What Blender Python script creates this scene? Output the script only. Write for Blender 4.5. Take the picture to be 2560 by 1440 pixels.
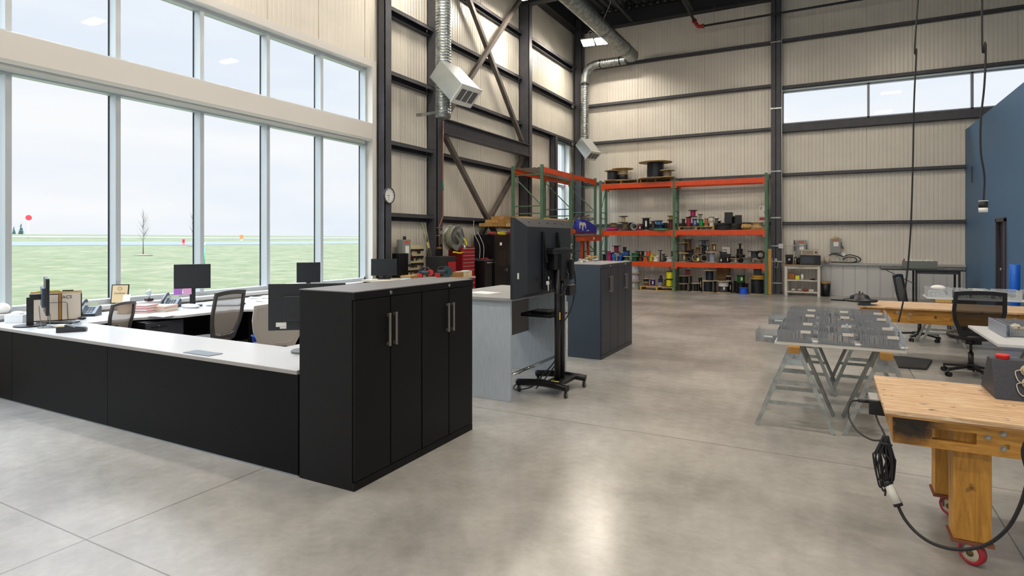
import bpy, bmesh, math, random
from mathutils import Vector, Matrix, Euler
random.seed(7)
for o in list(bpy.data.objects): bpy.data.objects.remove(o)
SC = bpy.context.scene
COL = SC.collection
PI = math.pi
# ---------------------------------------------------------------- camera
YAW = math.atan(797/1491.)
cam = bpy.data.objects.new('camera', bpy.data.cameras.new('camera'))
COL.objects.link(cam)
cam.data.sensor_width = 36; cam.data.lens = 36*1491/2560.
cam.data.shift_y = -(720-599)/2560.
cam.data.clip_start = .05; cam.data.clip_end = 2000
cam.location = (0, 0, 1.64); cam.rotation_euler = (PI/2, 0, YAW)
SC.camera = cam
SC.view_settings.view_transform = 'Standard'
SC.view_settings.look = 'None'
SC.view_settings.gamma = 1
SC.view_settings.use_curve_mapping = False
SC.view_settings.exposure = 0.3
# ---------------------------------------------------------------- world: bright overcast sky
W = bpy.data.worlds.new('overcast'); SC.world = W; W.use_nodes = True
nt = W.node_tree; nt.nodes.clear()
def N(t, typ, **k):
    n = t.nodes.new(typ)
    for a, b in k.items(): setattr(n, a, b)
    return n
out = N(nt, 'ShaderNodeOutputWorld'); bg = N(nt, 'ShaderNodeBackground')
tc = N(nt, 'ShaderNodeTexCoord'); mp = N(nt, 'ShaderNodeMapping'); mp.inputs['Scale'].default_value = (1.2, 1.2, 5)
ns = N(nt, 'ShaderNodeTexNoise'); ns.inputs['Scale'].default_value = 1.6; ns.inputs['Detail'].default_value = 6
cr = N(nt, 'ShaderNodeValToRGB')
cr.color_ramp.elements[0].position = .38; cr.color_ramp.elements[0].color = (.80, .88, .98, 1)
cr.color_ramp.elements[1].position = .62; cr.color_ramp.elements[1].color = (.96, .98, 1.0, 1)
sp = N(nt, 'ShaderNodeSeparateXYZ'); mr = N(nt, 'ShaderNodeMapRange')
mr.inputs['From Min'].default_value = .36; mr.inputs['From Max'].default_value = .85
mr.inputs['To Min'].default_value = .81; mr.inputs['To Max'].default_value = 13.0
L = nt.links.new
L(tc.outputs['Generated'], mp.inputs['Vector']); L(mp.outputs[0], ns.inputs['Vector']); L(ns.outputs['Fac'], cr.inputs[0])
tm = N(nt, 'ShaderNodeMapRange'); tm.inputs['From Min'].default_value = .36; tm.inputs['From Max'].default_value = .7
tx = N(nt, 'ShaderNodeMix', data_type='RGBA'); tx.inputs[7].default_value = (.70, .85, 1.0, 1)      # bluer towards the zenith
L(sp.outputs[2], tm.inputs['Value']); L(tm.outputs[0], tx.inputs[0]); L(cr.outputs[0], tx.inputs[6]); L(tx.outputs[2], bg.inputs['Color']); L(tc.outputs['Generated'], sp.inputs[0]); L(sp.outputs[2], mr.inputs['Value'])
L(mr.outputs[0], bg.inputs['Strength']); L(bg.outputs[0], out.inputs[0])
LAMP_EMIT = 152.0          # strength of the high-bay fixtures
# ---------------------------------------------------------------- materials
def lin(c):
    if isinstance(c, str): c = [int(c[i:i+2], 16)/255. for i in (0, 2, 4)]
    return tuple((v/12.92 if v <= .04045 else ((v+.055)/1.055)**2.4) for v in c)+(1,)
MC = {}
def mat(c, r=.5, m=0., sp=None, nz=0., ns=30., bump=0., em=0., alpha=1., name=None, scale=(1, 1, 1), c2=None):
    key = (c, r, m, sp, nz, ns, bump, em, alpha, scale, c2)
    if key in MC: return MC[key]
    M = bpy.data.materials.new(name or 'paint_'+str(c)); M.use_nodes = True
    t = M.node_tree; b = t.nodes['Principled BSDF']
    b.inputs['Base Color'].default_value = lin(c); b.inputs['Roughness'].default_value = r; b.inputs['Metallic'].default_value = m
    if sp is not None: b.inputs['Specular IOR Level'].default_value = sp
    if alpha < 1: b.inputs['Alpha'].default_value = alpha
    if em: b.inputs['Emission Color'].default_value = lin(c); b.inputs['Emission Strength'].default_value = em
    if nz or bump or c2:
        tc = N(t, 'ShaderNodeTexCoord'); mp = N(t, 'ShaderNodeMapping'); mp.inputs['Scale'].default_value = scale
        n = N(t, 'ShaderNodeTexNoise'); n.inputs['Scale'].default_value = ns; n.inputs['Detail'].default_value = 5
        t.links.new(tc.outputs['Object'], mp.inputs[0]); t.links.new(mp.outputs[0], n.inputs['Vector'])
        if nz or c2:
            mx = N(t, 'ShaderNodeMix', data_type='RGBA')
            a = lin(c)
            mx.inputs[6].default_value = a if c2 else tuple(max(0, v*(1-nz)) for v in a[:3])+(1,)
            mx.inputs[7].default_value = lin(c2) if c2 else tuple(min(1, v*(1+nz)) for v in a[:3])+(1,)
            rp = N(t, 'ShaderNodeMapRange'); rp.inputs['From Min'].default_value = .35; rp.inputs['From Max'].default_value = .65
            t.links.new(n.outputs['Fac'], rp.inputs[0]); t.links.new(rp.outputs[0], mx.inputs[0]); t.links.new(mx.outputs[2], b.inputs['Base Color'])
        if bump:
            bp = N(t, 'ShaderNodeBump'); bp.inputs['Strength'].default_value = bump; bp.inputs['Distance'].default_value = .01
            t.links.new(n.outputs['Fac'], bp.inputs['Height']); t.links.new(bp.outputs[0], b.inputs['Normal'])
    MC[key] = M
    return M
def glass_mat(name, tint=(1, 1, 1, 1), refl=.0, r=.02):
    M = bpy.data.materials.new(name); M.use_nodes = True; t = M.node_tree; t.nodes.clear()
    o = N(t, 'ShaderNodeOutputMaterial'); tr = N(t, 'ShaderNodeBsdfTransparent'); tr.inputs[0].default_value = tint
    g = N(t, 'ShaderNodeBsdfGlossy'); g.inputs['Roughness'].default_value = r
    f = N(t, 'ShaderNodeLayerWeight'); f.inputs[0].default_value = .5; mx = N(t, 'ShaderNodeMixShader')
    pw = N(t, 'ShaderNodeMath', operation='POWER'); pw.inputs[1].default_value = 5; t.links.new(f.outputs['Facing'], pw.inputs[0])
    ad = N(t, 'ShaderNodeMath', operation='ADD', use_clamp=True); ad.inputs[1].default_value = refl+.004
    t.links.new(pw.outputs[0], ad.inputs[0]); t.links.new(ad.outputs[0], mx.inputs[0])
    t.links.new(tr.outputs[0], mx.inputs[1]); t.links.new(g.outputs[0], mx.inputs[2]); t.links.new(mx.outputs[0], o.inputs[0])
    return M
def wood_mat(name, a, b, scale, r=.5, c3=None, bump=.15):
    M = bpy.data.materials.new(name); M.use_nodes = True; t = M.node_tree; p = t.nodes['Principled BSDF']
    tc = N(t, 'ShaderNodeTexCoord'); mp = N(t, 'ShaderNodeMapping'); mp.inputs['Scale'].default_value = scale
    n = N(t, 'ShaderNodeTexNoise'); n.inputs['Scale'].default_value = 1; n.inputs['Detail'].default_value = 9; n.inputs['Roughness'].default_value = .65; n.inputs['Distortion'].default_value = 1.3
    cr = N(t, 'ShaderNodeValToRGB'); e = cr.color_ramp.elements
    e[0].position = .3; e[0].color = lin(a); e[1].position = .7; e[1].color = lin(b)
    if c3: q = e.new(.5); q.color = lin(c3)
    t.links.new(tc.outputs['Object'], mp.inputs[0]); t.links.new(mp.outputs[0], n.inputs['Vector']); t.links.new(n.outputs['Fac'], cr.inputs[0])
    # dark stains and knots
    n2 = N(t, 'ShaderNodeTexNoise'); n2.inputs['Scale'].default_value = 11; n2.inputs['Detail'].default_value = 4
    t.links.new(tc.outputs['Object'], n2.inputs['Vector'])
    cr2 = N(t, 'ShaderNodeValToRGB'); cr2.color_ramp.elements[0].position = .64; cr2.color_ramp.elements[0].color = (1, 1, 1, 1)
    cr2.color_ramp.elements[1].position = .72; cr2.color_ramp.elements[1].color = (.25, .18, .12, 1)
    mx = N(t, 'ShaderNodeMix', data_type='RGBA', blend_type='MULTIPLY'); mx.inputs[0].default_value = 1
    t.links.new(n2.outputs['Fac'], cr2.inputs[0]); t.links.new(cr.outputs[0], mx.inputs[6]); t.links.new(cr2.outputs[0], mx.inputs[7])
    t.links.new(mx.outputs[2], p.inputs['Base Color']); p.inputs['Roughness'].default_value = r
    bp = N(t, 'ShaderNodeBump'); bp.inputs['Strength'].default_value = bump; bp.inputs['Distance'].default_value = .003
    t.links.new(n.outputs['Fac'], bp.inputs['Height']); t.links.new(bp.outputs[0], p.inputs['Normal'])
    return M
BLACK = mat('17171a', .4); BLACKP = mat('101013', .3, sp=.4); STEEL = mat('4a4a50', .5, .25, nz=.12, ns=4)
CAB = mat('0f0f11', .52, nz=.06, ns=3, sp=.25); CABTOP = mat('77777b', .4, nz=.05, ns=60)
CHROME = mat('c8c8c8', .2, 1.); GALV = mat('b4bab8', .33, .9, c2='868c8c', ns=9); NICKEL = mat('a8a296', .35, .9)
WHITE = mat('e6e6e4', .5); PAPER = mat('ecebe8', .8); ALU = mat('c0c6ca', .4, .35); LTRIM = mat('d8d4ce', .45)
WORKTOP = mat('d3d5d8', .22, nz=.03, ns=80); EDGE = mat('a09c98', .5)
ORANGE = mat('d8480f', .45, nz=.08, ns=6); GREEN = mat('567a62', .5, nz=.12, ns=8); RED = mat('b01620', .35); YEL = mat('e0d000', .45)
DKWOOD = mat('8a6a40', .7, nz=.2, ns=20); TAN = mat('b89a6a', .7, nz=.15, ns=14); RUBBER = mat('1b1b1d', .6)
PLY = wood_mat('plywood_face', '9c7450', 'ecd9b8', (4, 44, 44), .5, 'cda880'); PLYE = wood_mat('ply_edge', '8a5a30', 'b98a50', (2, 2, 90), .6)
LUM = wood_mat('yellow_lumber', '94661f', 'cc9744', (22, 22, 2.5), .55, 'b5812f', .3)
LUMX = wood_mat('yellow_beam', '8a5c1e', 'd09c48', (3, 20, 34), .55, 'b27e30', .3)
DESKG = mat('b2bcc4', .5, nz=.06, ns=60, scale=(1, 1, .1)); CARD = mat('a07848', .8, nz=.1, ns=10)
GLASS = glass_mat('window_glass'); CLEAR = glass_mat('clear_plastic', (.85, .88, .9, 1), .12, .1)
# ---------------------------------------------------------------- mesh collector
class MB:
    def __init__(s): s.v = []; s.f = []; s.sm = []
    def add(s, vs, fs, smooth=False):
        n = len(s.v); s.v += [tuple(v) for v in vs]; s.f += [tuple(i+n for i in f) for f in fs]; s.sm += [smooth]*len(fs); return s
    def box(s, x0, x1, y0, y1, z0, z1):
        if x0 > x1: x0, x1 = x1, x0
        if y0 > y1: y0, y1 = y1, y0
        if z0 > z1: z0, z1 = z1, z0
        return s.add([(x, y, z) for z in (z0, z1) for y in (y0, y1) for x in (x0, x1)],
                     [(0, 2, 3, 1), (4, 5, 7, 6), (0, 1, 5, 4), (2, 6, 7, 3), (0, 4, 6, 2), (1, 3, 7, 5)])
    def obox(s, c, size, rot=(0, 0, 0)):
        R = Euler(rot).to_matrix(); c = Vector(c); h = [a/2 for a in size]
        vs = [c+R@Vector((x*h[0], y*h[1], z*h[2])) for z in (-1, 1) for y in (-1, 1) for x in (-1, 1)]
        return s.add(vs, [(0, 2, 3, 1), (4, 5, 7, 6), (0, 1, 5, 4), (2, 6, 7, 3), (0, 4, 6, 2), (1, 3, 7, 5)])
    def bar(s, a, b, w, h=None, up=(0, 0, 1)):
        a = Vector(a); b = Vector(b); d = (b-a).normalized(); h = h or w
        u = Vector(up)
        if abs(d.dot(u)) > .98: u = Vector((1, 0, 0)) if abs(d.x) < .9 else Vector((0, 1, 0))
        r = d.cross(u).normalized(); u = r.cross(d)
        vs = [p+r*(i*w/2)+u*(j*h/2) for p in (a, b) for j in (-1, 1) for i in (-1, 1)]
        return s.add(vs, [(0, 1, 3, 2), (4, 6, 7, 5), (0, 4, 5, 1), (2, 3, 7, 6), (0, 2, 6, 4), (1, 5, 7, 3)])
    def cyl(s, a, b, r, n=16, r2=None, caps=True):
        a = Vector(a); b = Vector(b); d = (b-a).normalized(); r2 = r if r2 is None else r2
        u = Vector((0, 0, 1)) if abs(d.z) < .9 else Vector((1, 0, 0))
        x = d.cross(u).normalized(); y = d.cross(x)
        vs = [p+(x*math.cos(t)+y*math.sin(t))*q for p, q in ((a, r), (b, r2)) for t in (2*PI*i/n for i in range(n))]
        s.add(vs, [(i, (i+1) % n, n+(i+1) % n, n+i) for i in range(n)], True)
        if caps: s.add(vs, [tuple(range(n)), tuple(range(2*n-1, n-1, -1))])
        return s
    def tube(s, pts, r, n=8):
        pts = [Vector(p) for p in pts]; prev = None; rings = []
        for i, p in enumerate(pts):
            d = (pts[min(i+1, len(pts)-1)]-pts[max(i-1, 0)])
            d = d.normalized() if d.length > 1e-9 else Vector((0, 0, 1))
            if prev is None:
                u = Vector((0, 0, 1)) if abs(d.z) < .9 else Vector((1, 0, 0)); x = d.cross(u).normalized()
            else: x = (prev-d*prev.dot(d)).normalized()
            prev = x; y = d.cross(x)
            rings.append([p+(x*math.cos(2*PI*k/n)+y*math.sin(2*PI*k/n))*r for k in range(n)])
        vs = [q for R in rings for q in R]; m = len(rings)
        s.add(vs, [(i*n+k, i*n+(k+1) % n, (i+1)*n+(k+1) % n, (i+1)*n+k) for i in range(m-1) for k in range(n)], True)
        return s.add(vs, [tuple(range(n-1, -1, -1)), tuple(range((m-1)*n, m*n))])
    def lathe(s, prof, c=(0, 0, 0), axis='z', n=28, smooth=True, caps=True):
        vs = []
        for r, h in prof:
            for k in range(n):
                t = 2*PI*k/n; a, b = r*math.cos(t), r*math.sin(t)
                p = {'z': (a, b, h), 'y': (a, h, -b), 'x': (h, a, b)}[axis]
                vs.append((p[0]+c[0], p[1]+c[1], p[2]+c[2]))
        m = len(prof)
        s.add(vs, [(i*n+k, i*n+(k+1) % n, (i+1)*n+(k+1) % n, (i+1)*n+k) for i in range(m-1) for k in range(n)], smooth)
        if not caps: return s
        return s.add(vs, [tuple(range(n-1, -1, -1)), tuple(range((m-1)*n, m*n))])
    def prism(s, poly, a, b, axis='x'):
        # polygon in the plane across the axis, extruded a..b
        f = {'x': lambda p, t: (t, p[0], p[1]), 'y': lambda p, t: (p[0], t, p[1]), 'z': lambda p, t: (p[0], p[1], t)}[axis]
        n = len(poly); vs = [f(p, a) for p in poly]+[f(p, b) for p in poly]
        return s.add(vs, [tuple(range(n-1, -1, -1)), tuple(range(n, 2*n))]+[(i, (i+1) % n, n+(i+1) % n, n+i) for i in range(n)])
    def torus(s, c, R, r, axis='z', n=28, m=8, turns=1, pitch=0., e=1.):
        pts = []
        for i in range(n*turns+1):
            t = 2*PI*i/n; a, b = R*math.cos(t), R*e*math.sin(t); h = pitch*i/n
            p = {'z': (a, b, h), 'y': (a, h, b), 'x': (h, a, b)}[axis]; pts.append((p[0]+c[0], p[1]+c[1], p[2]+c[2]))
        return s.tube(pts, r, m)
    def ball(s, c, r, sc=(1, 1, 1), n=16):
        prof = [(max(1e-4, r*math.sin(PI*i/10)), -r*math.cos(PI*i/10)) for i in range(11)]
        q = MB().lathe(prof, n=n)
        s.add([(v[0]*sc[0]+c[0], v[1]*sc[1]+c[1], v[2]*sc[2]+c[2]) for v in q.v], q.f, True); return s
    def build(s, name, m, parent=None, bev=0., world=False, loc=None):
        off = Vector(parent.location) if (world and parent) else Vector((0, 0, 0))
        me = bpy.data.meshes.new(name)
        me.from_pydata([tuple(Vector(v)-off) for v in s.v] if world and parent else s.v, [], s.f)
        me.materials.append(m)
        me.polygons.foreach_set('use_smooth', s.sm)
        bm = bmesh.new(); bm.from_mesh(me); bmesh.ops.remove_doubles(bm, verts=bm.verts, dist=1e-5)
        bmesh.ops.recalc_face_normals(bm, faces=bm.faces); bm.to_mesh(me); bm.free()
        o = bpy.data.objects.new(name, me); COL.objects.link(o)
        if parent: o.parent = parent
        if loc: o.location = loc
        if bev:
            b = o.modifiers.new('bevel', 'BEVEL'); b.width = bev; b.segments = 2; b.limit_method = 'ANGLE'; b.angle_limit = .7
        return o
def tag(o, label, cat, group=None, kind=None):
    o['label'] = label; o['category'] = cat
    if group: o['group'] = group
    if kind: o['kind'] = kind
    return o
def struct(o): o['kind'] = 'structure'; return o
def thing(name, loc, label, cat, group=None, rz=0.):
    o = bpy.data.objects.new(name, None); COL.objects.link(o); o.empty_display_size = .1
    o.location = loc; o.rotation_euler = (0, 0, rz)
    return tag(o, label, cat, group)
def dup(root, loc, label, rz=None, group=None):
    r = root.copy(); COL.objects.link(r); r.location = loc
    if rz is not None: r.rotation_euler = (0, 0, rz)
    r['label'] = label
    if group: r['group'] = group
    for ch in list(root.children):
        c = ch.copy(); COL.objects.link(c); c.parent = r
        for g in list(ch.children):
            d = g.copy(); COL.objects.link(d); d.parent = c
    return r
def text(txt, size, loc, rot, m, parent=None, name='lettering', sx=1.):
    cu = bpy.data.curves.new('t', 'FONT'); cu.body = txt; cu.size = size; cu.extrude = .0006; cu.align_x = 'CENTER'; cu.align_y = 'CENTER'
    t = bpy.data.objects.new('t', cu); COL.objects.link(t)
    dg = bpy.context.evaluated_depsgraph_get(); me = bpy.data.meshes.new_from_object(t.evaluated_get(dg))
    bpy.data.objects.remove(t)
    R = Euler(rot).to_matrix().to_4x4(); R.translation = Vector(loc)
    me.transform(R@Matrix.Diagonal((sx, 1, 1, 1))); me.materials.clear(); me.materials.append(m)
    o = bpy.data.objects.new(name, me); COL.objects.link(o)
    if parent: o.parent = parent
    return o
def spline(P, k=8):
    P = [Vector(p) for p in P]; Q = [P[0]]+P+[P[-1]]; out = []
    for i in range(1, len(Q)-2):
        a, b, c, d = Q[i-1:i+3]
        for j in range(k):
            t = j/k
            out.append(.5*((2*b)+(c-a)*t+(2*a-5*b+4*c-d)*t*t+(3*b-3*c+d-a)*t**3))
    return out+[P[-1]]
# measuring helpers: a direction read off the survey photo, met with a real plane of the hall
_s, _c = math.sin(YAW), math.cos(YAW)
def ray(u, v): k = (u-1280)/1491.; return (-_s+k*_c, _c+k*_s, (599-v)/1491.)
def onz(u, v, z): r = ray(u, v); t = (z-1.64)/r[2]; return (r[0]*t, r[1]*t, z)
def onx(u, v, x): r = ray(u, v); t = x/r[0]; return (x, r[1]*t, 1.64+r[2]*t)
def ony(u, v, y): r = ray(u, v); t = y/r[1]; return (r[0]*t, y, 1.64+r[2]*t)
# ================================================================ SHELL
WX, BY = -8.1, 19.95
def floor_mat():
    M = bpy.data.materials.new('polished_concrete'); M.use_nodes = True; t = M.node_tree; p = t.nodes['Principled BSDF']; K = t.links.new
    tc = N(t, 'ShaderNodeTexCoord')
    n1 = N(t, 'ShaderNodeTexNoise'); n1.inputs['Scale'].default_value = .55; n1.inputs['Detail'].default_value = 8; n1.inputs['Roughness'].default_value = .6
    n2 = N(t, 'ShaderNodeTexNoise'); n2.inputs['Scale'].default_value = 9; n2.inputs['Detail'].default_value = 8; n2.inputs['Roughness'].default_value = .7
    K(tc.outputs['Object'], n1.inputs['Vector']); K(tc.outputs['Object'], n2.inputs['Vector'])
    a = N(t, 'ShaderNodeValToRGB'); a.color_ramp.elements[0].position = .3; a.color_ramp.elements[0].color = lin('8a8682')
    a.color_ramp.elements[1].position = .7; a.color_ramp.elements[1].color = lin('c4c0bb'); K(n1.outputs['Fac'], a.inputs[0])
    b = N(t, 'ShaderNodeValToRGB'); b.color_ramp.elements[0].position = .3; b.color_ramp.elements[0].color = (.72, .72, .72, 1)
    b.color_ramp.elements[1].position = .7; b.color_ramp.elements[1].color = (1.0, 1.0, 1.0, 1); K(n2.outputs['Fac'], b.inputs[0])
    mx = N(t, 'ShaderNodeMix', data_type='RGBA', blend_type='MULTIPLY'); mx.inputs[0].default_value = .75
    K(a.outputs[0], mx.inputs[6]); K(b.outputs[0], mx.inputs[7])
    s = N(t, 'ShaderNodeSeparateXYZ'); K(tc.outputs['Object'], s.inputs[0])
    lines = []
    for k, (o0, per) in enumerate(((-3.59, 4.465), (1.777, 3.21))):
        ad = N(t, 'ShaderNodeMath', operation='SUBTRACT'); ad.inputs[1].default_value = o0; K(s.outputs[k], ad.inputs[0])
        pp = N(t, 'ShaderNodeMath', operation='PINGPONG'); pp.inputs[1].default_value = per/2; K(ad.outputs[0], pp.inputs[0])
        lt = N(t, 'ShaderNodeMath', operation='LESS_THAN'); lt.inputs[1].default_value = .0045; K(pp.outputs[0], lt.inputs[0]); lines.append(lt)
    mm = N(t, 'ShaderNodeMath', operation='MAXIMUM'); K(lines[0].outputs[0], mm.inputs[0]); K(lines[1].outputs[0], mm.inputs[1])
    m2 = N(t, 'ShaderNodeMix', data_type='RGBA'); m2.inputs[7].default_value = lin('6e675e'); K(mm.outputs[0], m2.inputs[0]); K(mx.outputs[2], m2.inputs[6])
    K(m2.outputs[2], p.inputs['Base Color'])
    r = N(t, 'ShaderNodeMapRange'); r.inputs['To Min'].default_value = .2; r.inputs['To Max'].default_value = .29; K(n1.outputs['Fac'], r.inputs[0]); K(r.outputs[0], p.inputs['Roughness'])
    p.inputs['Specular IOR Level'].default_value = .75
    bp = N(t, 'ShaderNodeBump'); bp.inputs['Strength'].default_value = .05; bp.inputs['Distance'].default_value = .01; K(n2.outputs['Fac'], bp.inputs['Height']); K(bp.outputs[0], p.inputs['Normal'])
    return M
struct(MB().box(-8.4, 13, -8, 20.3, -.2, 0).build('floor', floor_mat()))
PANEL = mat('dad4c8', .38, .1, nz=.03, ns=2, name='cream_wall_panel')
PANEL2 = mat('c9c9c8', .4, .1, name='white_liner_panel')
def ribbed(mb, a0, a1, z0, z1, plane, axis, sgn, per=.1, joint=1.12, d=.007, jd=.022, off=0.):
    # vertical ribbed sheet on the plane; sgn points into the room
    prof = []
    i0 = math.floor((a0-off)/per)-1
    x = off+i0*per
    while x < a1+per:
        nj = abs(((x-off)/joint)-round((x-off)/joint))*joint < per/2
        w = .014
        prof += [(x-w, 0), (x-w*.4, -(jd if nj else d)), (x+w*.4, -(jd if nj else d)), (x+w, 0)]
        x += per
    prof = [p for p in prof if a0 < p[0] < a1]; prof = [(a0, 0)]+prof+[(a1, 0)]
    f = (lambda a, h, z: (plane+sgn*h, a, z)) if axis == 'x' else (lambda a, h, z: (a, plane+sgn*h, z))
    vs = [f(a, h, z) for z in (z0, z1) for a, h in prof]; n = len(prof)
    mb.add(vs, [(i, i+1, n+i+1, n+i) for i in range(n-1)])
    return mb
m = MB()
for a0, a1, z0, z1 in ((9.3, 18.12, 0, 9.7), (-8, 9.3, 5.2, 9.7), (-8, 9.3, 0, .8), (19.38, BY, 0, 9.7), (18.12, 19.38, 5.02, 9.7), (18.12, 19.38, 0, .8), (-8, -3.2, .8, 5.2)):
    ribbed(m, a0, a1, z0, z1, WX, 'x', 1)
    m.box(WX-.3, WX-.04, a0, a1, z0, z1)
struct(m.build('wall_left', PANEL))
m = MB()
for a0, a1, z0, z1 in ((WX, -1.3, 0, 9.7), (-1.3, 3.3, 0, 5.12), (-1.3, 12, 6.22, 9.7), (3.3, 12, 0, 5.12)):
    ribbed(m, a0, a1, z0, z1, BY, 'y', -1, off=-.19); m.box(a0, a1, BY+.04, BY+.3, z0, z1)
struct(m.build('wall_back', PANEL))
m = MB(); m.box(12, 12.2, -8, -6, 0, 9.7).box(12, 12.2, 7, BY, 0, 9.7).box(12, 12.2, -6, 7, 4.8, 9.7).box(12, 12.2, .3, .7, 0, 4.8); struct(m.build('wall_right', PANEL))
for i, (a, b) in enumerate(((-6, .3), (.7, 7))):
    w = struct(MB().box(12.05, 12.11, a, b, 0, .12).box(12.05, 12.11, a, b, 4.7, 4.8).build('door_%d' % (i+4), ALU)); m = MB()
    for k in range(1, 5): m.box(12.05, 12.11, a, b, k*.95-.03, k*.95+.03)
    for k in range(5): y = a+(b-a)*k/4; m.box(12.05, 12.11, y-.03, y+.03, 0, 4.8)
    m.build('door_frame', ALU, w); MB().box(12.07, 12.08, a, b, .1, 4.7).build('door_glass', GLASS, w)
m = MB()
m.box(-8.4, -7.4, -8.2, -8, 0, 9.7); m.box(9, 12, -8.2, -8, 0, 9.7); m.box(-7.4, 9, -8.2, -8, 5.2, 9.7); m.box(-.4, .4, -8.2, -8, 0, 5.2)
struct(m.build('wall_rear', PANEL))
for i, (a, b) in enumerate(((-7.4, -.4), (.4, 9))):
    w = struct(MB().box(a, b, -8.12, -8.06, 0, .12).box(a, b, -8.12, -8.06, 5.08, 5.2).build('door_%d' % (i+2), ALU))
    m = MB()
    for k in range(1, 5): m.box(a, b, -8.12, -8.06, k*1.04-.03, k*1.04+.03)
    for k in range(5): x = a+(b-a)*k/4; m.box(x-.03, x+.03, -8.12, -8.06, 0, 5.2)
    m.build('door_frame', ALU, w); MB().box(a, b, -8.1, -8.09, .1, 5.1).build('door_glass', GLASS, w)
# ceiling: ribbed steel deck
m = MB(); prof = []
x = -8.4
while x < 12.2: prof += [(x, 9.55), (x+.09, 9.55), (x+.12, 9.63), (x+.21, 9.63)]; x += .24
n = len(prof); vs = [(a, y, z) for y in (-8.2, 20.3) for a, z in prof]
m.add(vs, [(i, i+1, n+i+1, n+i) for i in range(n-1)]); m.box(-8.4, 12.2, -8.2, 20.3, 9.7, 9.9)
struct(m.build('ceiling', mat('5a5c5e', .5, .3)))
# dado liner and cap on the back wall
m = MB(); ribbed(m, -.25, 3.15, .0, .9, BY-.06, 'y', -1, per=.31, joint=50, d=.02); m.box(-.25, 3.15, BY-.03, BY-.012, 0, .88)
struct(m.build('baseboard_back', PANEL2))
struct(MB().box(-.4, 3.19, BY-.16, BY-.02, .9, .96).box(3.12, 3.19, BY-.1, BY-.02, 0, .9).build('trim_1', mat('a8aaa8', .5)))
# ---- big left window
GX = -8.3
w1 = thing('window_1', (GX, 3, 0), '', ''); del w1['label']; del w1['category']; struct(w1)
ys = [9.17-1.18*k for k in range(11)]
y0, y1 = ys[-1], ys[0]
m = MB()
for z in (.84, 3.56, 3.98, 5.06): m.box(GX-.06, GX+.07, y0, y1+.03, z-.035, z+.035)
m.build('window_frame', ALU, w1, .004, True)
for y in ys: MB().box(GX-.09, GX+.085, y-.032, y+.032, .84, 5.06).build('mullion', ALU, w1, .004, True)
for y in ys: MB().box(GX-.075, GX-.06, y-.045, y-.032, .86, 5.04).box(GX-.075, GX-.06, y+.032, y+.045, .86, 5.04).build('gasket', BLACK, w1, 0, True)
for k in range(len(ys)-1):
    MB().box(GX-.035, GX-.03, ys[k+1]+.03, ys[k]-.03, .87, 3.53).box(GX-.035, GX-.03, ys[k+1]+.03, ys[k]-.03, 4.01, 5.03).build('window_pane', GLASS, w1, 0, True)
struct(MB().box(GX, WX+.03, y0, y1+.02, 3.645, 3.96).build('trim_2', LTRIM, None, .004))              # boxed beam across the window
MB().box(GX+.1, WX+.028, y0, y1+.01, 3.6, 3.66).box(GX+.12, WX-.0, y0, 9.0, 3.54, 3.6).cyl((WX-.06, y0, 3.57), (WX-.06, 9.05, 3.57), .04, 14).build('roller_shade', mat('b8bcb8', .5), w1, 0, True)
struct(MB().box(GX-.05, WX+.03, y0, y1+.03, 5.09, 5.12).box(WX-.01, WX+.03, y0, y1+.13, 5.12, 5.22).build('trim_3', LTRIM))
struct(MB().box(GX-.05, WX+.03, y1+.02, y1+.05, .8, 5.12).box(WX-.01, WX+.03, y1+.05, y1+.13, .8, 5.12).build('trim_4', LTRIM))
struct(MB().box(GX-.1, WX+.06, y0, y1+.05, .76, .81).build('trim_5', mat('b9b9b6', .4), None, .004))
# ---- small left window near the corner
w2 = thing('window_2', (GX, 18.7, 0), '', ''); del w2['label']; del w2['category']; struct(w2)
m = MB(); m.box(GX-.06, GX+.06, 18.15, 18.21, .84, 5.0).box(GX-.06, GX+.06, 19.29, 19.35, .84, 5.0)
for z in (.84, 3.5, 4.97): m.box(GX-.06, GX+.06, 18.15, 19.35, z-.04, z+.04)
m.build('window_frame', ALU, w2, 0, True); MB().box(GX-.03, GX-.02, 18.2, 19.3, .87, 4.95).build('window_pane', GLASS, w2, 0, True)
struct(MB().box(GX-.1, WX+.03, 18.1, 18.15, .8, 5.04).box(GX-.1, WX+.03, 19.35, 19.4, .8, 5.04).box(GX-.1, WX+.03, 18.1, 19.4, 5.0, 5.04).box(GX-.1, WX+.04, 18.1, 19.4, .78, .82).box(WX-.02, WX+.03, 18.02, 18.1, .8, 5.1).box(WX-.02, WX+.03, 19.4, 19.46, .8, 5.1).build('trim_6', mat('e4eaec', .4)))
# ---- back window band
w3 = thing('window_3', (1, BY, 5.2), '', ''); del w3['label']; del w3['category']; struct(w3)
ms = [-1.3]+[ony(u, 200, BY+.1)[0] for u in (2171, 2430)]; ms += [ms[-1]+1.62*k for k in (1, 2, 3, 4)]
m = MB(); m.box(-1.3, 12, BY+.06, BY+.16, 5.16, 5.2).box(-1.3, 12, BY+.06, BY+.16, 6.12, 6.16)
for x in ms: m.box(x-.03, x+.03, BY+.06, BY+.16, 5.16, 6.16)
m.build('window_frame', mat('84878c', .4, .3), w3, 0, True)
for a, b in zip(ms, ms[1:]): MB().box(a+.03, b-.03, BY+.1, BY+.105, 5.2, 6.12).build('window_pane', GLASS, w3, 0, True)
struct(MB().box(-1.3, 12, BY-.02, BY+.3, 6.16, 6.2).build('trim_7', mat('c9d6d4', .4)))
struct(MB().box(-1.3, 12, BY-.02, BY+.3, 5.1, 5.14).build('trim_8', mat('9a9ca0', .4)))
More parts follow.
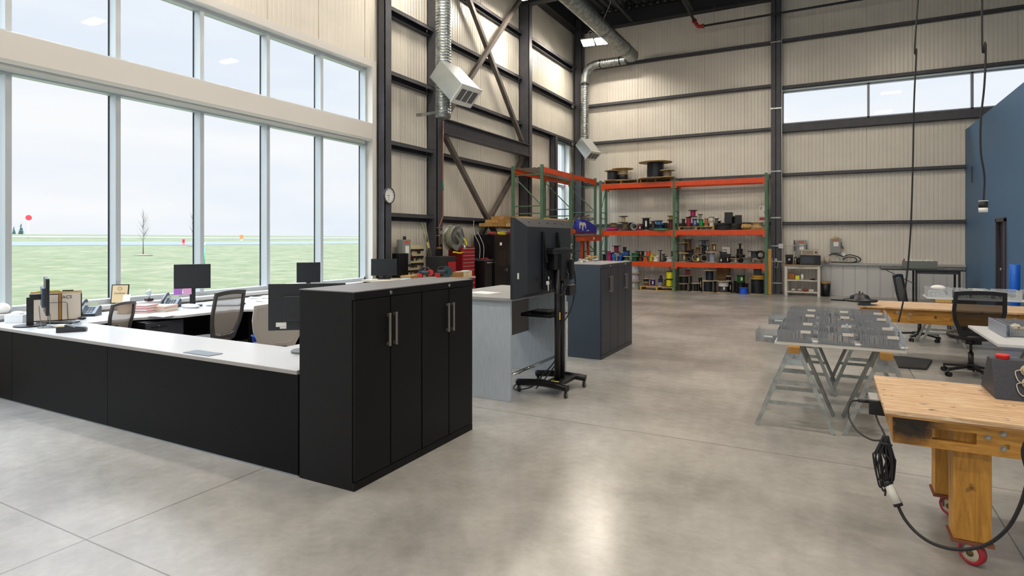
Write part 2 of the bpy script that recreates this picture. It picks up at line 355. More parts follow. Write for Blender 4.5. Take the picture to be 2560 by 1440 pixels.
# ---------------------------------------------------------------- steel
def hsec(cx, cy, w, d, z0, z1, face='x', t=.016):
    m = MB()
    if face == 'x':   # flanges parallel to the y axis, facing +x
        m.box(cx-d/2, cx-d/2+t, cy-w/2, cy+w/2, z0, z1).box(cx+d/2-t, cx+d/2, cy-w/2, cy+w/2, z0, z1).box(cx-d/2, cx+d/2, cy-w/2, cy-w/2+t, z0, z1)
    else:
        m.box(cx-w/2, cx+w/2, cy-d/2, cy-d/2+t, z0, z1).box(cx-w/2, cx+w/2, cy+d/2-t, cy+d/2, z0, z1).box(cx-t/2, cx+t/2, cy-d/2, cy+d/2, z0, z1)
    return m
def column(x0, x1, y0, y1, face, label, z1=9.4):
    o = thing('steel_column', ((x0+x1)/2, (y0+y1)/2, 0), label, 'column', 'steel columns of the hall')
    cx, cy = (x0+x1)/2, (y0+y1)/2
    (hsec(cx, cy, y1-y0, x1-x0, 0.02, z1, 'x') if face == 'x' else hsec(cx, cy, x1-x0, y1-y0, .02, z1, 'y')).build('column_shaft', STEEL, o, 0, True)
    MB().box(x0-.03 if face == 'y' else x0, x1+.03, y0-.03, y1+.03 if face == 'x' else y1, 0, .02).build('base_plate', STEEL, o, 0, True)
    return o
column(-8.07, -7.88, 9.34, 9.54, 'x', 'dark steel column beside the big window, wall clock on it')
column(-8.07, -7.8, 11.02, 11.24, 'x', 'dark steel column behind the round spiral duct and red tool chest')
column(-8.07, -7.75, 15.55, 15.75, 'x', 'dark steel column at the far end of the cross bracing')
column(-7.98, -7.7, 19.6, 19.86, 'x', 'dark steel column in the far corner behind the small diffuser')
column(-1.6, -1.33, 19.62, 19.93, 'y', 'dark steel column on the back wall beside the long high window')
for y, l in ((17.72, 'dark steel jamb post left of the narrow corner window'), (-4.6, 'dark steel column on the window wall behind the viewer')):
    column(-8.07, -7.88, y, y+.2, 'x', l, 5.02 if y > 0 else 9.4)
ZG = [2.13, 3.6, 5.02, 6.34, 7.66]
ORD = ['lowest', 'second lowest', 'middle', 'second highest', 'highest']
def girt_x(y0, y1, z, label, cat='girt', d=.2):
    m = MB(); m.box(WX+.0, WX+.0+d, y0, y1, z+.05, z+.058).box(WX+d-.008, WX+d, y0, y1, z-.02, z+.058).box(WX, WX+.01, y0, y1, z-.1, z+.05).box(WX, WX+d*.6, y0, y1, z-.1, z-.092)
    return tag(m.build('wall_girt', STEEL), label, cat, 'steel wall girts')
for i, z in enumerate(ZG):
    girt_x(9.54, 11.02, z, ORD[i]+' short dark girt between window column and duct column', d=.21)
    girt_x(11.24, 15.55, z, ORD[i]+' dark girt crossing behind the diagonal bracing', d=.14)
    if i != 1: girt_x(15.75, 19.6, z, ORD[i]+' dark girt on the left wall near the far corner')
girt_x(-8, 9.3, 6.9, 'dark girt running above the big window')
def girt_y(x0, x1, z, label, d=.17, h=.09):
    m = MB(); m.box(x0, x1, BY-d, BY, z+h/2-.008, z+h/2).box(x0, x1, BY-d, BY-d+.008, z-h/2, z+h/2).box(x0, x1, BY-d, BY-.02, z-h/2, z-h/2+.008)
    return tag(m.build('wall_girt', STEEL), label, 'girt', 'steel wall girts')
for i, z in enumerate(ZG):
    girt_y(-7.7, -1.6, z, ORD[i]+' dark girt on the back wall left of its column')
for i, z in ((0, 2.13), (1, 3.6)): girt_y(-1.33, 3.2, z, ORD[i]+' dark girt on the back wall right of its column')
girt_y(-1.33, 12, 7.66, 'dark girt high on the back wall above the long window')
girt_y(-1.33, 12, 5.0, 'deep dark steel beam under the long high window', .2, .24)
girt_y(-1.33, 12, 6.26, 'thin dark girt along the top of the long high window', .08, .1)
for a, b, l in (((-7.78, 11.24, 4.2), (-7.78, 15.55, 4.22), 'horizontal I-beam strut between the braced columns'),):
    o = tag(MB().box(-7.86, -7.66, 11.24, 15.55, 4.36, 4.38).box(-7.86, -7.66, 11.24, 15.55, 4.04, 4.06).box(-7.77, -7.755, 11.24, 15.55, 4.06, 4.36).build('strut_beam', STEEL), l, 'beam')
BR = mat('6a625c', .5, .3, c2='55504c', ns=3)
def brace(a, b, l, off=0.):
    tag(MB().bar((-7.86+off*.8, a[0], a[1]), (-7.86+off*.8, b[0], b[1]), .1, .11, (1, 0, 0)).build('diagonal_brace', BR), l, 'brace', 'tube cross bracing')
brace((11.3, 4.05), (15.5, .05), 'lower diagonal brace running down away from the duct column', .06)
brace((15.5, 4.05), (11.3, .05), 'lower diagonal brace rising towards the far braced column', -.06)
brace((11.3, 8.9), (15.5, 4.4), 'thin upper diagonal brace sloping down to the far column', -.06)
brace((11.3, 4.4), (15.5, 8.9), 'upper diagonal brace rising from behind the square diffuser', .06)
# beams and bar joists under the deck
DK = mat('303134', .6, .2)
def beam_h(a, b, z0, z1, w, label, axis):
    m = MB()
    if axis == 'x': m.box(a[0], b[0], a[1]-w/2, a[1]+w/2, z0, z0+.02).box(a[0], b[0], a[1]-w/2, a[1]+w/2, z1-.02, z1).box(a[0], b[0], a[1]-.01, a[1]+.01, z0, z1)
    else: m.box(a[0]-w/2, a[0]+w/2, a[1], b[1], z0, z0+.02).box(a[0]-w/2, a[0]+w/2, a[1], b[1], z1-.02, z1).box(a[0]-.01, a[0]+.01, a[1], b[1], z0, z1)
    return tag(m.build('roof_beam', DK), label, 'beam', 'roof steel')
beam_h((-8, 19.78), (12, 19.78), 8.95, 9.45, .3, 'dark eave beam along the top of the back wall', 'x')
beam_h((-7.93, -8), (-7.93, 19.9), 8.95, 9.45, .3, 'dark eave beam along the top of the window wall', 'y')
beam_h((-8, 11.2), (12, 11.2), 8.45, 8.965, .3, 'dark roof beam crossing the middle of the hall', 'x')
beam_h((-8, 15.6), (12, 15.6), 8.5, 8.965, .25, 'dark roof beam crossing between the two hall bays', 'x')
for i, x in enumerate((-5.9, -3.9, -1.9, .1, 2.1, 4.1)):
    j = thing('bar_joist', (x, 6, 8.95), 'dark open-web roof joist, number %s from the window wall' % ('first', 'second', 'third', 'fourth', 'fifth', 'sixth')[i], 'joist', 'roof joists')
    m = MB(); m.box(x-.05, x+.05, -8, 19.6, 8.97, 9.0).build('bottom_chord', DK, j, 0, True)
    m = MB(); m.box(x-.05, x+.05, -8, 19.6, 9.5, 9.53).build('top_chord', DK, j, 0, True)
    m = MB(); y = 4.; up = 0
    while y < 19.5: m.cyl((x, y, 8.99 if not up else 9.5), (x, min(y+.35, 19.55), 9.5 if not up else 8.99), .014, 6); y += .35; up ^= 1
    m.build('web_bars', DK, j, 0, True)
# sprinkler pipe along the back wall and the branch with the red elbow
p = thing('sprinkler_pipe', (-3.62, 19.3, 8.33), 'thin black sprinkler pipe with red elbow under the roof', 'pipe')
MB().tube([(-3.6, 19.3, 8.33), (0, 19.3, 8.35), (8, 19.3, 8.38)], .033, 10).build('pipe_run', DK, p, 0, True)
MB().tube([(-3.75, 19.25, 8.45), (-3.75, 12, 8.75), (-3.75, 4, 8.8)], .04, 10).build('pipe_branch', DK, p, 0, True)
MB().tube(spline([(-3.75, 19.15, 8.46), (-3.73, 19.28, 8.42), (-3.66, 19.3, 8.34), (-3.52, 19.3, 8.33)]), .055, 12).cyl((-3.75, 19.05, 8.46), (-3.75, 19.11, 8.46), .075, 12).cyl((-3.56, 19.3, 8.33), (-3.5, 19.3, 8.33), .07, 12).build('elbow', mat('a02018', .4), p, 0, True)
for x in (-3.2, 1.0, 4.0): MB().cyl((x, 19.3, 8.33), (x, 19.3, 8.95), .006, 6).build('hanger_rod', GALV, p, 0, True)
# ---- blue office box on the right
BLUE = mat('4a7096', .55, nz=.02, ns=2)
struct(MB().box(3.2, 3.35, 11.5, 15.72, 0, 4.5).box(3.2, 3.35, 16.46, BY-.02, 0, 4.5).box(3.2, 3.35, 15.72, 16.46, 2.06, 4.5).box(3.35, 12, 11.5, 11.65, 0, 4.5).box(3.2, 12, 11.5, BY-.02, 4.5, 4.6).build('wall_office', BLUE))
d1 = struct(MB().box(3.24, 3.28, 15.76, 16.42, .01, 2.02).build('door_1', mat('3a3340', .4)))
MB().box(3.17, 3.22, 15.68, 15.76, 0, 2.08).box(3.17, 3.22, 16.42, 16.5, 0, 2.08).box(3.17, 3.22, 15.68, 16.5, 2.02, 2.1).build('door_frame', mat('3a343a', .4), d1)
MB().cyl((3.17, 15.9, 1.02), (3.22, 15.9, 1.02), .012).ball((3.16, 15.9, 1.02), .028).build('door_knob', CHROME, d1)
tag(MB().box(3.185, 3.2, 19.0, 19.12, 3.1, 3.5).build('wall_vent', mat('26303c', .5)), 'small dark upright vent on the blue office wall', 'vent')
# ---------------------------------------------------------------- light fixtures (high bays)
LENS = mat('fff4e4', .4, em=LAMP_EMIT, name='lamp_lens')
f = thing('high_bay_light', (-6.72, 18.2, 8.0), 'lit twin-panel high bay light hanging beside the long duct end', 'light', 'high bay lights')
MB().box(-.36, -.02, -.17, .17, .01, .05).box(.02, .36, -.17, .17, .01, .05).box(-.05, .05, -.08, .08, .05, .1).build('housing', mat('d8d8d4', .4), f, .01)
for s in (-1, 1): MB().box(s*.19-.15, s*.19+.15, -.15, .15, 0, .009).build('lens', LENS, f)
MB().tube(spline([(0, 0, .1), (-.05, 0, .3), (-.15, 0, .38), (-.2, 0, .25), (-.08, 0, .15), (.02, 0, .22), (.25, 0, .8), (.4, 0, 1.3), (.3, 0, 1.5)]), .008, 6).build('power_cord', WHITE, f)
for x, nm in ((-6.9, 'along the window wall'), (-2.4, 'down the middle of the hall'), (2.3, 'over the workbenches')):
    for y, nn in ((14.0, 'far'), (9.6, 'middle'), (5.2, 'near'), (.8, 'overhead'), (-3.6, 'rear'), (18.2, 'farthest')):
        if y > 17: continue
        dup(f, (x, y, 8.0), nn+' lit high bay light in the row '+nm)
f.rotation_euler = (-.28, 0, .15); f.scale = (1.15, 1.15, 1.15)
# ---------------------------------------------------------------- ducts
def spiral_duct(a, b, r, parent, nm='duct_tube'):
    a = Vector(a); b = Vector(b); L = (b-a).length; m = MB()
    prof = []; h = 0.; st = .06
    while h < L-1e-6:
        prof += [(r, h), (r, min(h+st*.8, L)), (r+.004, min(h+st*.87, L)), (r+.004, min(h+st*.93, L))]; h += st
    prof.append((r, L)); q = MB().lathe(prof, n=28)
    R = Vector((0, 0, 1)).rotation_difference(b-a).to_matrix()
    vs = [a+R@Vector(v) for v in q.v]; m.v = [tuple(v) for v in vs]; m.f = q.f; m.sm = q.sm
    return m.build(nm, GALV, parent, 0, True)
d = thing('air_duct', (-5.8, 12, 7.7), 'long round galvanized spiral duct hanging under the roof', 'duct')
spiral_duct((-5.8, 2, 7.72), (-5.8, 19.25, 7.72), .21, d)
MB().lathe([(.21, 19.25), (.215, 19.27), (.19, 19.33), (.02, 19.34)], (-5.8, 0, 7.72), 'y').build('end_cap', GALV, d, 0, True)
for y in (16.4, 18.4, 12.5): MB().lathe([(.211, y), (.222, y), (.222, y+.04), (.211, y+.04)], (-5.8, 0, 7.72), 'y').build('joint_band', mat('6a7070', .4, .8), d, 0, True)
spiral_duct((-6.0, 19.3, 7.62), (-6.95, 19.3, 7.62), .14, d)
MB().tube(spline([(-6.9, 19.3, 7.62), (-7.15, 19.3, 7.6), (-7.36, 19.3, 7.48), (-7.46, 19.3, 7.25), (-7.48, 19.3, 7.0)], 3), .14, 20).build('elbow', GALV, d, 0, True)
for a, b in (((-6.2, 19.3, 7.62), (-6.24, 19.3, 7.62)), ((-6.88, 19.3, 7.62), (-6.92, 19.3, 7.62)), ((-7.48, 19.3, 7.0), (-7.48, 19.3, 6.96))): MB().cyl(a, b, .15, 24).build('joint_band', BLACK, d, 0, True)
spiral_duct((-7.48, 19.3, 6.98), (-7.48, 19.3, 4.9), .135, d)
def diffuser(parent, top, r, w, ln, ang, rz):
    # box tap leaving the drop at a slant, open grille at its low end
    T = Matrix.Translation(top)@Matrix.Rotation(rz, 4, 'Z')@Matrix.Rotation(ang, 4, 'Y')
    def bx(x0, x1, y0, y1, z0, z1):
        q = MB().box(x0, x1, y0, y1, z0, z1); q.v = [tuple(T@Vector(v)) for v in q.v]; return q
    bx(-r*.4, ln, -w/2, w/2, -w*.35, w*.35).build('diffuser_box', mat('b6bcbc', .35, .7, nz=.05, ns=5), parent, .004, True)
    bx(ln, ln+.03, -w/2-.02, w/2+.02, -w*.35-.02, w*.35+.02).build('diffuser_collar', mat('d4d6d2', .4), parent, .003, True)
    for s in (-1, 0, 1): bx(ln+.03, ln+.034, s*w*.3-w*.12, s*w*.3+w*.12, -w*.22, w*.22).build('grille_slot', mat('5a5c5c', .5), parent, 0, True)
diffuser(d, (-7.48, 19.22, 4.95), .14, .5, .62, .85, -.35)
d = thing('duct_drop', (-7.2, 10.4, 4.2), 'vertical galvanized spiral duct drop with slanted box diffuser', 'duct')
spiral_duct((-7.2, 10.4, 4.24), (-7.2, 10.4, 9.5), .165, d)
MB().lathe([(.165, 4.26), (.172, 4.25), (.15, 4.2), (.02, 4.19)], (-7.2, 10.4, 0)).build('end_cap', GALV, d, 0, True)
MB().box(-7.9, -7.3, 10.38, 10.44, 4.3, 4.36).build('wall_bracket', GALV, d, 0, True)
diffuser(d, (-7.04, 10.28, 5.08), .165, .6, .74, .78, -.12)
# ================================================================ OUTSIDE
TP = [(-8.45, -.3), (-30, .24), (-62, 1.05), (-64, 1.1), (-76, 1.38), (-110, 2.1), (-200, 3.1), (-420, 4.6)]
def tz(x):
    for (a, za), (b, zb) in zip(TP, TP[1:]):
        if x >= b: return za+(zb-za)*(x-a)/(b-a)
    return TP[-1][1]
def strip(xs, y0, y1, dz, name, m, bumpy=0.):
    q = MB(); ny = 60
    vs = [(x, y0+(y1-y0)*j/ny, tz(x)+dz+bumpy*math.sin(j*.8+x*.05)*(abs(x)/200)) for x in xs for j in range(ny+1)]
    q.add(vs, [(i*(ny+1)+j, i*(ny+1)+j+1, (i+1)*(ny+1)+j+1, (i+1)*(ny+1)+j) for i in range(len(xs)-1) for j in range(ny)], True)
    return struct(q.build(name, m))
GR = bpy.data.materials.new('lawn_grass'); GR.use_nodes = True; t = GR.node_tree; p = t.nodes['Principled BSDF']; p.inputs['Roughness'].default_value = .95; p.inputs['Specular IOR Level'].default_value = .1
tc = N(t, 'ShaderNodeTexCoord'); mp = N(t, 'ShaderNodeMapping'); mp.inputs['Scale'].default_value = (1, .8, 1)
n1 = N(t, 'ShaderNodeTexNoise'); n1.inputs['Scale'].default_value = .9; n1.inputs['Detail'].default_value = 14; n1.inputs['Roughness'].default_value = .75
cr = N(t, 'ShaderNodeValToRGB'); e = cr.color_ramp.elements; e[0].position = .36; e[0].color = lin('434730'); e[1].position = .66; e[1].color = lin('5f5846'); q = e.new(.5); q.color = lin('4d4f3a')
t.links.new(tc.outputs['Object'], mp.inputs[0]); t.links.new(mp.outputs[0], n1.inputs['Vector']); t.links.new(n1.outputs['Fac'], cr.inputs[0]); t.links.new(cr.outputs[0], p.inputs['Base Color'])
strip([-8.45, -12, -16, -22, -30, -40, -50, -62, -64, -76, -90, -110, -150, -200, -300, -420], -120, 480, 0, 'lawn', GR, .12)
strip([-62.5, -69, -76], -120, 480, .02, 'road', mat('42454a', .9), .12)
strip([-98, -110], -120, 480, .03, 'road', mat('54534f', .9), .12)
h = thing('fire_hydrant', onz(459, 611.5, 1.04)[:2]+(1.04,), 'red fire hydrant by the road seen through the window', 'hydrant')
h.location = (-61.5, 39.0, 1.04)
MB().lathe([(.16, 0), (.16, .05), (.11, .06), (.1, .5), (.13, .52), (.12, .62), (.05, .72), (.03, .76), (.01, .77)]).build('hydrant_body', mat('c0313a', .4), h)
MB().cyl((-.2, 0, .42), (.2, 0, .42), .05).cyl((0, -.18, .36), (0, 0, .36), .06).build('hose_nozzle', mat('c0313a', .4), h)
h.location = (-62.2, 39.0, tz(-62.2))
r = ray(459, 611); kk = 62.2/-r[0]; h.location = (-62.2, r[1]*kk, tz(-62.2))
def out_at(u, x): r = ray(u, 600); k = x/r[0]; return (x, r[1]*k, tz(x))
s = thing('stop_sign', out_at(71, -90), 'red octagonal sign on a thin post beyond the lawn', 'sign')
MB().cyl((0, 0, 0), (0, 0, 3.1), .04, 8).build('sign_post', WHITE, s)
MB().cyl((.05, 0, 2.75), (.08, 0, 2.75), .36, 8).build('sign_plate', mat('c23038', .5), s)
s = thing('marker_post', out_at(604, -72), 'small orange marker post at the far roadside', 'post')
MB().cyl((0, 0, 0), (0, 0, .5), .06, 8).build('post_base', WHITE, s); MB().box(-.1, .1, -.22, .22, .5, 1.0).build('post_flag', mat('e8743c', .6), s)
s = thing('garden_stake', out_at(511, -26), 'green stake with a white tip standing in the lawn', 'stake')
MB().cyl((0, 0, 0), (0, 0, 1.2), .03, 6).build('stake', mat('4a8a68', .6), s); MB().cyl((0, 0, 1.2), (0, 0, 1.34), .035, 6).build('stake_tip', WHITE, s)
def sapling(u, x, h, label):
    s = thing('sapling_tree', out_at(u, x), label, 'tree', 'young bare trees on the lawn'); m = MB(); rr = random.Random(u)
    m.cyl((0, 0, 0), (0, 0, h*.6), .035, 7, .02); m2 = MB()
    for i in range(26):
        z = h*(.3+.6*i/26); a = rr.random()*6.28; ln = h*.28*(1-.5*i/26)
        m2.cyl((0, 0, z), (ln*math.cos(a)*.6, ln*math.sin(a)*.6, z+ln), .012, 4, .004)
    m2.cyl((0, 0, h*.6), (0, 0, h), .02, 5, .005)
    m.build('trunk', mat('5e5a52', .9), s); m2.build('branches', mat('6c685e', .9), s)
    MB().lathe([(.6, 0), (.45, .05), (.1, .09)], n=14).build('mulch_ring', mat('564a3a', .9), s)
sapling(358, -42, 3.2, 'bare sapling with a mulch ring in the lawn')
sapling(482, -58, 3.6, 'bare sapling near the hydrant, close to a window mullion')
for u, hh, l in ((14, 3.2, 'leftmost of the small distant evergreen trees'), (33, 2.4, 'shortest distant evergreen tree, between two others'), (51, 3.4, 'rightmost of the small distant evergreen trees')):
    s = thing('evergreen_tree', out_at(u, -230), l, 'tree', 'distant evergreen trees'); m = MB(); rr = random.Random(u)
    for i in range(9):
        z = hh*i/9; R = hh*.3*(1-i/9.5); m.lathe([(R*(.8+.3*rr.random()), z), (R*.5, z+hh*.1), (.05, z+hh*.2)], (rr.random()*.2, rr.random()*.2, 0), n=9)
    m.build('foliage', mat('4f6a68', .9, nz=.2, ns=2), s); MB().cyl((0, 0, -.4), (0, 0, .6), .12, 6).build('trunk', DKWOOD, s)
# ================================================================ OFFICE ISLAND
BK = mat('08090c', .55, nz=.1, ns=2, sp=.15)
c = thing('reception_counter', (-5.6, 3.2, 0), 'long black-fronted counter with pale worktop running from the window to the tall black cabinets', 'counter')
MB().prism([(-8.0, 2.925), (-3.245, 2.925), (-3.245, 4.4), (-4.05, 4.4), (-4.05, 3.53), (-8.0, 3.53)], .733, .737, 'z').build('worktop_surface', WORKTOP, c, 0, True)
MB().prism([(-8.0, 2.925), (-3.245, 2.925), (-3.245, 4.4), (-4.05, 4.4), (-4.05, 3.53), (-8.0, 3.53)], .708, .733, 'z').build('worktop_edge', EDGE, c, 0, True)
for a, b in ((-8.0, -7.3), (-7.295, -5.582), (-5.578, -3.24)): MB().box(a, b, 2.932, 2.955, .012, .708).build('front_panel', BK, c, .002, True)
MB().box(-4.07, -4.05, 3.56, 4.38, .05, .7).box(-7.9, -7.88, 2.97, 3.5, 0, .708).box(-5.6, -5.57, 2.97, 3.4, 0, .708).box(-3.3, -3.27, 2.97, 3.5, 0, .708).build('support_panel', BK, c, 0, True)
MB().box(-8, -3.25, 2.94, 2.96, .0, .012).build('kick_strip', mat('9aa6b0', .3, .6), c, 0, True)
tag(MB().box(-.16, .16, -.06, .06, 0, .004).build('cable_hatch', mat('7c8894', .35), None, 0, False, onz(507, 883, .738)), 'grey rectangular cable hatch set in the pale counter', 'hatch')
c = thing('window_desk', (-7.4, 4.6, 0), 'pale L-shaped worktop running along under the big window', 'desk')
MB().prism([(-8.02, 3.54), (-7.12, 3.54), (-7.1, 4.02), (-6.82, 4.4), (-6.8, 5.1), (-6.55, 5.27), (-4.7, 5.27), (-4.7, 6.0), (-7.25, 6.0), (-7.25, 8.7), (-8.02, 8.7)], .707, .737, 'z').build('worktop', WORKTOP, c, .002, True)
MB().box(-6.9, -4.75, 5.9, 5.93, .08, .707).box(-7.28, -7.26, 6.0, 8.6, .08, .7).box(-6.9, -6.88, 3.6, 3.64, 0, .7).box(-4.78, -4.74, 5.3, 5.95, 0, .707).box(-8.0, -7.96, 3.6, 8.6, .1, .7).build('panel', BK, c, 0, True)
MB().box(-6.78, -6.72, 5.3, 5.34, 0, .7).box(-6.95, -6.91, 3.7, 3.74, 0, .7).build('leg', BLACK, c, 0, True)
c = thing('drawer_pedestal', (-7.2, 4.2, 0), 'dark grey drawer pedestal under the window worktop', 'drawers')
MB().box(-7.5, -6.93, 4.03, 4.5, 0, .69).build('pedestal_body', CAB, c, .003, True)
for z0, z1 in ((.04, .26), (.27, .49), (.5, .68)):
    q = MB().box(-6.93, -6.905, 4.04, 4.49, z0, z1).build('drawer', mat('3b3c42', .4), c, .003, True)
    h = MB().box(-6.9, -6.89, 4.1, 4.28, z1-.06, z1-.045).build('handle', BLACK, q)
    h.location = -Vector(c.location)
MB().cyl((-6.905, 4.19, .63), (-6.895, 4.19, .63), .014).build('lock', CHROME, c, 0, True)
# tall steel cabinets
def cabinet(loc, label, body, doors, w=.724, d=.5, h=1.3):
    o = thing('storage_cabinet', loc, label, 'cabinet', 'tall two-door office cabinets')     # local: front faces +x, runs along +y
    MB().box(-d, -.02, 0, w, 0, h-.006).build('cabinet_body', body, o, .003)
    MB().box(-d-.002, 0, 0, w, h-.006, h).build('top_panel', CABTOP, o)
    MB().box(-.02, 0, 0, w, h-.055, h-.006).build('top_rail', doors, o, .002)
    MB().box(-.02, -.002, 0, w, 0, .055).build('plinth', doors, o, .002)
    for k in (0, 1):
        q = MB().box(-.02, 0, .006+k*w/2, w/2*(k+1)-.004, .06, h-.06).build('door', doors, o, .003)
        y = w/2+(-.035 if k == 0 else .035)
        MB().box(.018, .03, y-.009, y+.009, .9, 1.13).box(0, .02, y-.008, y+.008, .905, .925).box(0, .02, y-.008, y+.008, 1.105, 1.125).build('handle', NICKEL, q, .002)
    MB().cyl((0, w/2, h-.03), (.006, w/2, h-.03), .013, 14).build('lock', CHROME, o)
    return o
c1 = cabinet((-2.728, 2.932, 0), 'tall black cabinet nearest the viewer, at the end of the counter', CAB, CAB)
cabinet((-2.728, 3.658, 0), 'tall black cabinet second from the viewer, beside the grey standing desk', CAB, CAB)
NAVY = mat('33404d', .45, nz=.04, ns=3)
cabinet((-2.753, 7.74, 0), 'tall slate cabinet behind the television cart, nearer of the far pair', NAVY, mat('2f3037', .45), .705)
cabinet((-2.753, 8.447, 0), 'tall slate cabinet farthest from the viewer, end of the far pair', NAVY, mat('2f3037', .45), .705)
# standing-height desk behind the cabinets
c = thing('standing_desk', (-3.25, 6, 0), 'grey standing-height desk with chrome foot rail beside the television cart', 'desk')
MB().box(-3.78, -2.82, 5.26, 6.78, 1.02, 1.05).build('desk_top', mat('9b9b9b', .45, nz=.05, ns=60), c, .002, True)
for y in (5.3, 6.71): MB().box(-3.76, -2.85, y, y+.03, 0, 1.02).build('end_panel', DESKG, c, .002, True)
MB().box(-3.38, -3.35, 5.33, 6.71, .5, 1.02).build('modesty_panel', mat('6f6863', .5), c, 0, True)
MB().cyl((-2.95, 5.33, .22), (-2.95, 6.71, .22), .018, 14).build('foot_rail', CHROME, c, 0, True)
tag(MB().prism([(-3.55, 5.6), (-3.25, 5.55), (-3.22, 5.78), (-3.52, 5.83)], 1.0502, 1.0535, 'z').build('paper_sheet', PAPER), 'white paper sheet lying on the grey standing desk', 'paper')
# television on a cart
tv = thing('television', (-2.77, 5.86, 1.05), 'large black flat television seen from behind on its wheeled cart', 'television')
B = mat('1f2126', .4); BS = mat('45464c', .45)
m = MB(); o4 = [(-.69, .0), (.69, .0), (.69, .81), (-.69, .81)]; i4 = [(-.56, .05), (.56, .05), (.56, .72), (-.56, .72)]
m.add([(0, y, z) for y, z in o4]+[(.03, y, z) for y, z in o4]+[(.11, y, z) for y, z in i4],
      [(3, 2, 1, 0)]+[(i, (i+1) % 4, 4+(i+1) % 4, 4+i) for i in range(4)]+[(4+i, 4+(i+1) % 4, 8+(i+1) % 4, 8+i) for i in range(4)]+[(8, 9, 10, 11)])
m.build('back_shell', mat('262a31', .42), tv, .003)
MB().box(-.012, 0, -.69, .69, 0, .81).build('screen_bezel', B, tv); MB().box(-.014, -.012, -.67, .67, .02, .79).build('screen', BLACKP, tv)
m = MB()
for y in (-.45, -.2, 0, .2, .4): m.box(.05, .075, y-.01, y+.01, .755, .77)
m.build('vent_slots', BLACK, tv)
MB().box(.108, .114, -.36, -.28, .16, .2).build('port_recess', BLACK, tv); MB().box(.04, .06, -.66, -.64, .2, .26).build('white_label', PAPER, tv)
cart = thing('television_cart', (-2.595, 5.95, 0), 'black wheeled cart stand holding up the television', 'cart')
for y in (-.06, .06): MB().cyl((0, y, .1), (0, y, 1.53), .032, 18).build('pole', BLACK, cart)
m = MB().box(-.06, .03, -.2, .2, 1.32, 1.55).box(-.055, .05, -.28, .24, 1.49, 1.54)
m.build('mount_plate', BLACKP, cart, .004)
for y in (-.3, .08): MB().box(-.063, -.04, y-.022, y+.022, 1.12, 1.72).bar((-.02, y, 1.4), (-.055, y, 1.72), .03).build('mount_arm', BLACKP, cart, .003)
for y in (-.23, .25):
    MB().tube(spline([(-.4, y, .1), (-.15, y, .12), (.06, y*1.02, .115), (.2, y*1.1, .1)]), .036, 14).build('foot_bar', BLACKP, cart)
MB().box(-.1, .1, -.23, .25, .09, .13).build('cross_base', BLACK, cart, .01); MB().box(-.04, .05, -.2, -.12, .131, .133).build('yellow_label', YEL, cart)
MB().box(.032, .036, -.085, -.055, .78, .86).build('warning_label', mat('e0b020', .5), cart)
MB().box(.03, .09, .08, .26, 1.03, 1.14).box(.04, .09, .14, .2, 1.2, 1.42).box(.03, .05, -.06, .1, 1.2, 1.5).build('media_box', BLACK, cart, .004)
MB().box(-.37, -.01, -.2, .24, .81, .83).box(-.37, -.36, -.2, .24, .83, .85).box(-.3, -.08, -.1, .16, .83, .86).build('shelf', BLACKP, cart, .003)
def caster(parent, x, y, r=.032, nm='caster'):
    q = MB().cyl((x-.011, y, r), (x+.011, y, r), r, 18).build(nm, BLACK, parent)
    MB().cyl((x-.013, y, r), (x+.013, y, r), r*.45, 12).box(x-.016, x-.012, y-.012, y+.012, r, r*2.3).box(x+.012, x+.016, y-.012, y+.012, r, r*2.3).cyl((x, y, r*2.2), (x, y, r*2.9), .01, 8).build('caster_fork', NICKEL, q)
for x, y in ((.18, -.25), (.18, .27), (-.375, -.23), (-.375, .25)): caster(cart, x, y)
cb = thing('cart_cables', (-2.6, 5.9, 0), 'black cables looping down the back of the television cart', 'cables')
for P in ([(.0, -.3, 1.3), (.03, -.2, 1.12), (.06, -.05, 1.05), (.08, .05, 1.12), (.09, .1, 1.25), (.03, .12, 1.3)],
          [(.05, .15, 1.42), (.08, .28, 1.3), (.06, .36, 1.1), (.04, .32, .9), (.02, .22, .78), (0, .15, .7), (0, .12, .45), (-.03, .05, .3), (-.1, -.1, .15), (-.16, -.2, .06)],
          [(.02, .1, .9), (.02, .02, .6), (-.02, .0, .35), (-.12, -.08, .2), (-.25, -.1, .05), (-.4, -.2, .02), (-.5, 0, .02), (-.35, .2, .02)],
          [(.04, -.3, 1.2), (.07, -.34, 1.1), (.07, -.32, 1.22)], [(-.2, .2, .02), (-.3, .35, .02), (-.45, .3, .02), (-.5, .1, .02), (-.3, 0, .02)]):
    MB().tube(spline(P), .007, 6).build('cable', BLACK, cb)
MB().tube(spline([(-.0, -.22, 1.25), (.03, -.3, 1.15), (.06, -.36, 1.12), (.07, -.4, 1.2)]), .006, 6).cyl((.06, -.4, 1.2), (.08, -.4, 1.2), .02, 10).build('grey_plug', WHITE, cb)
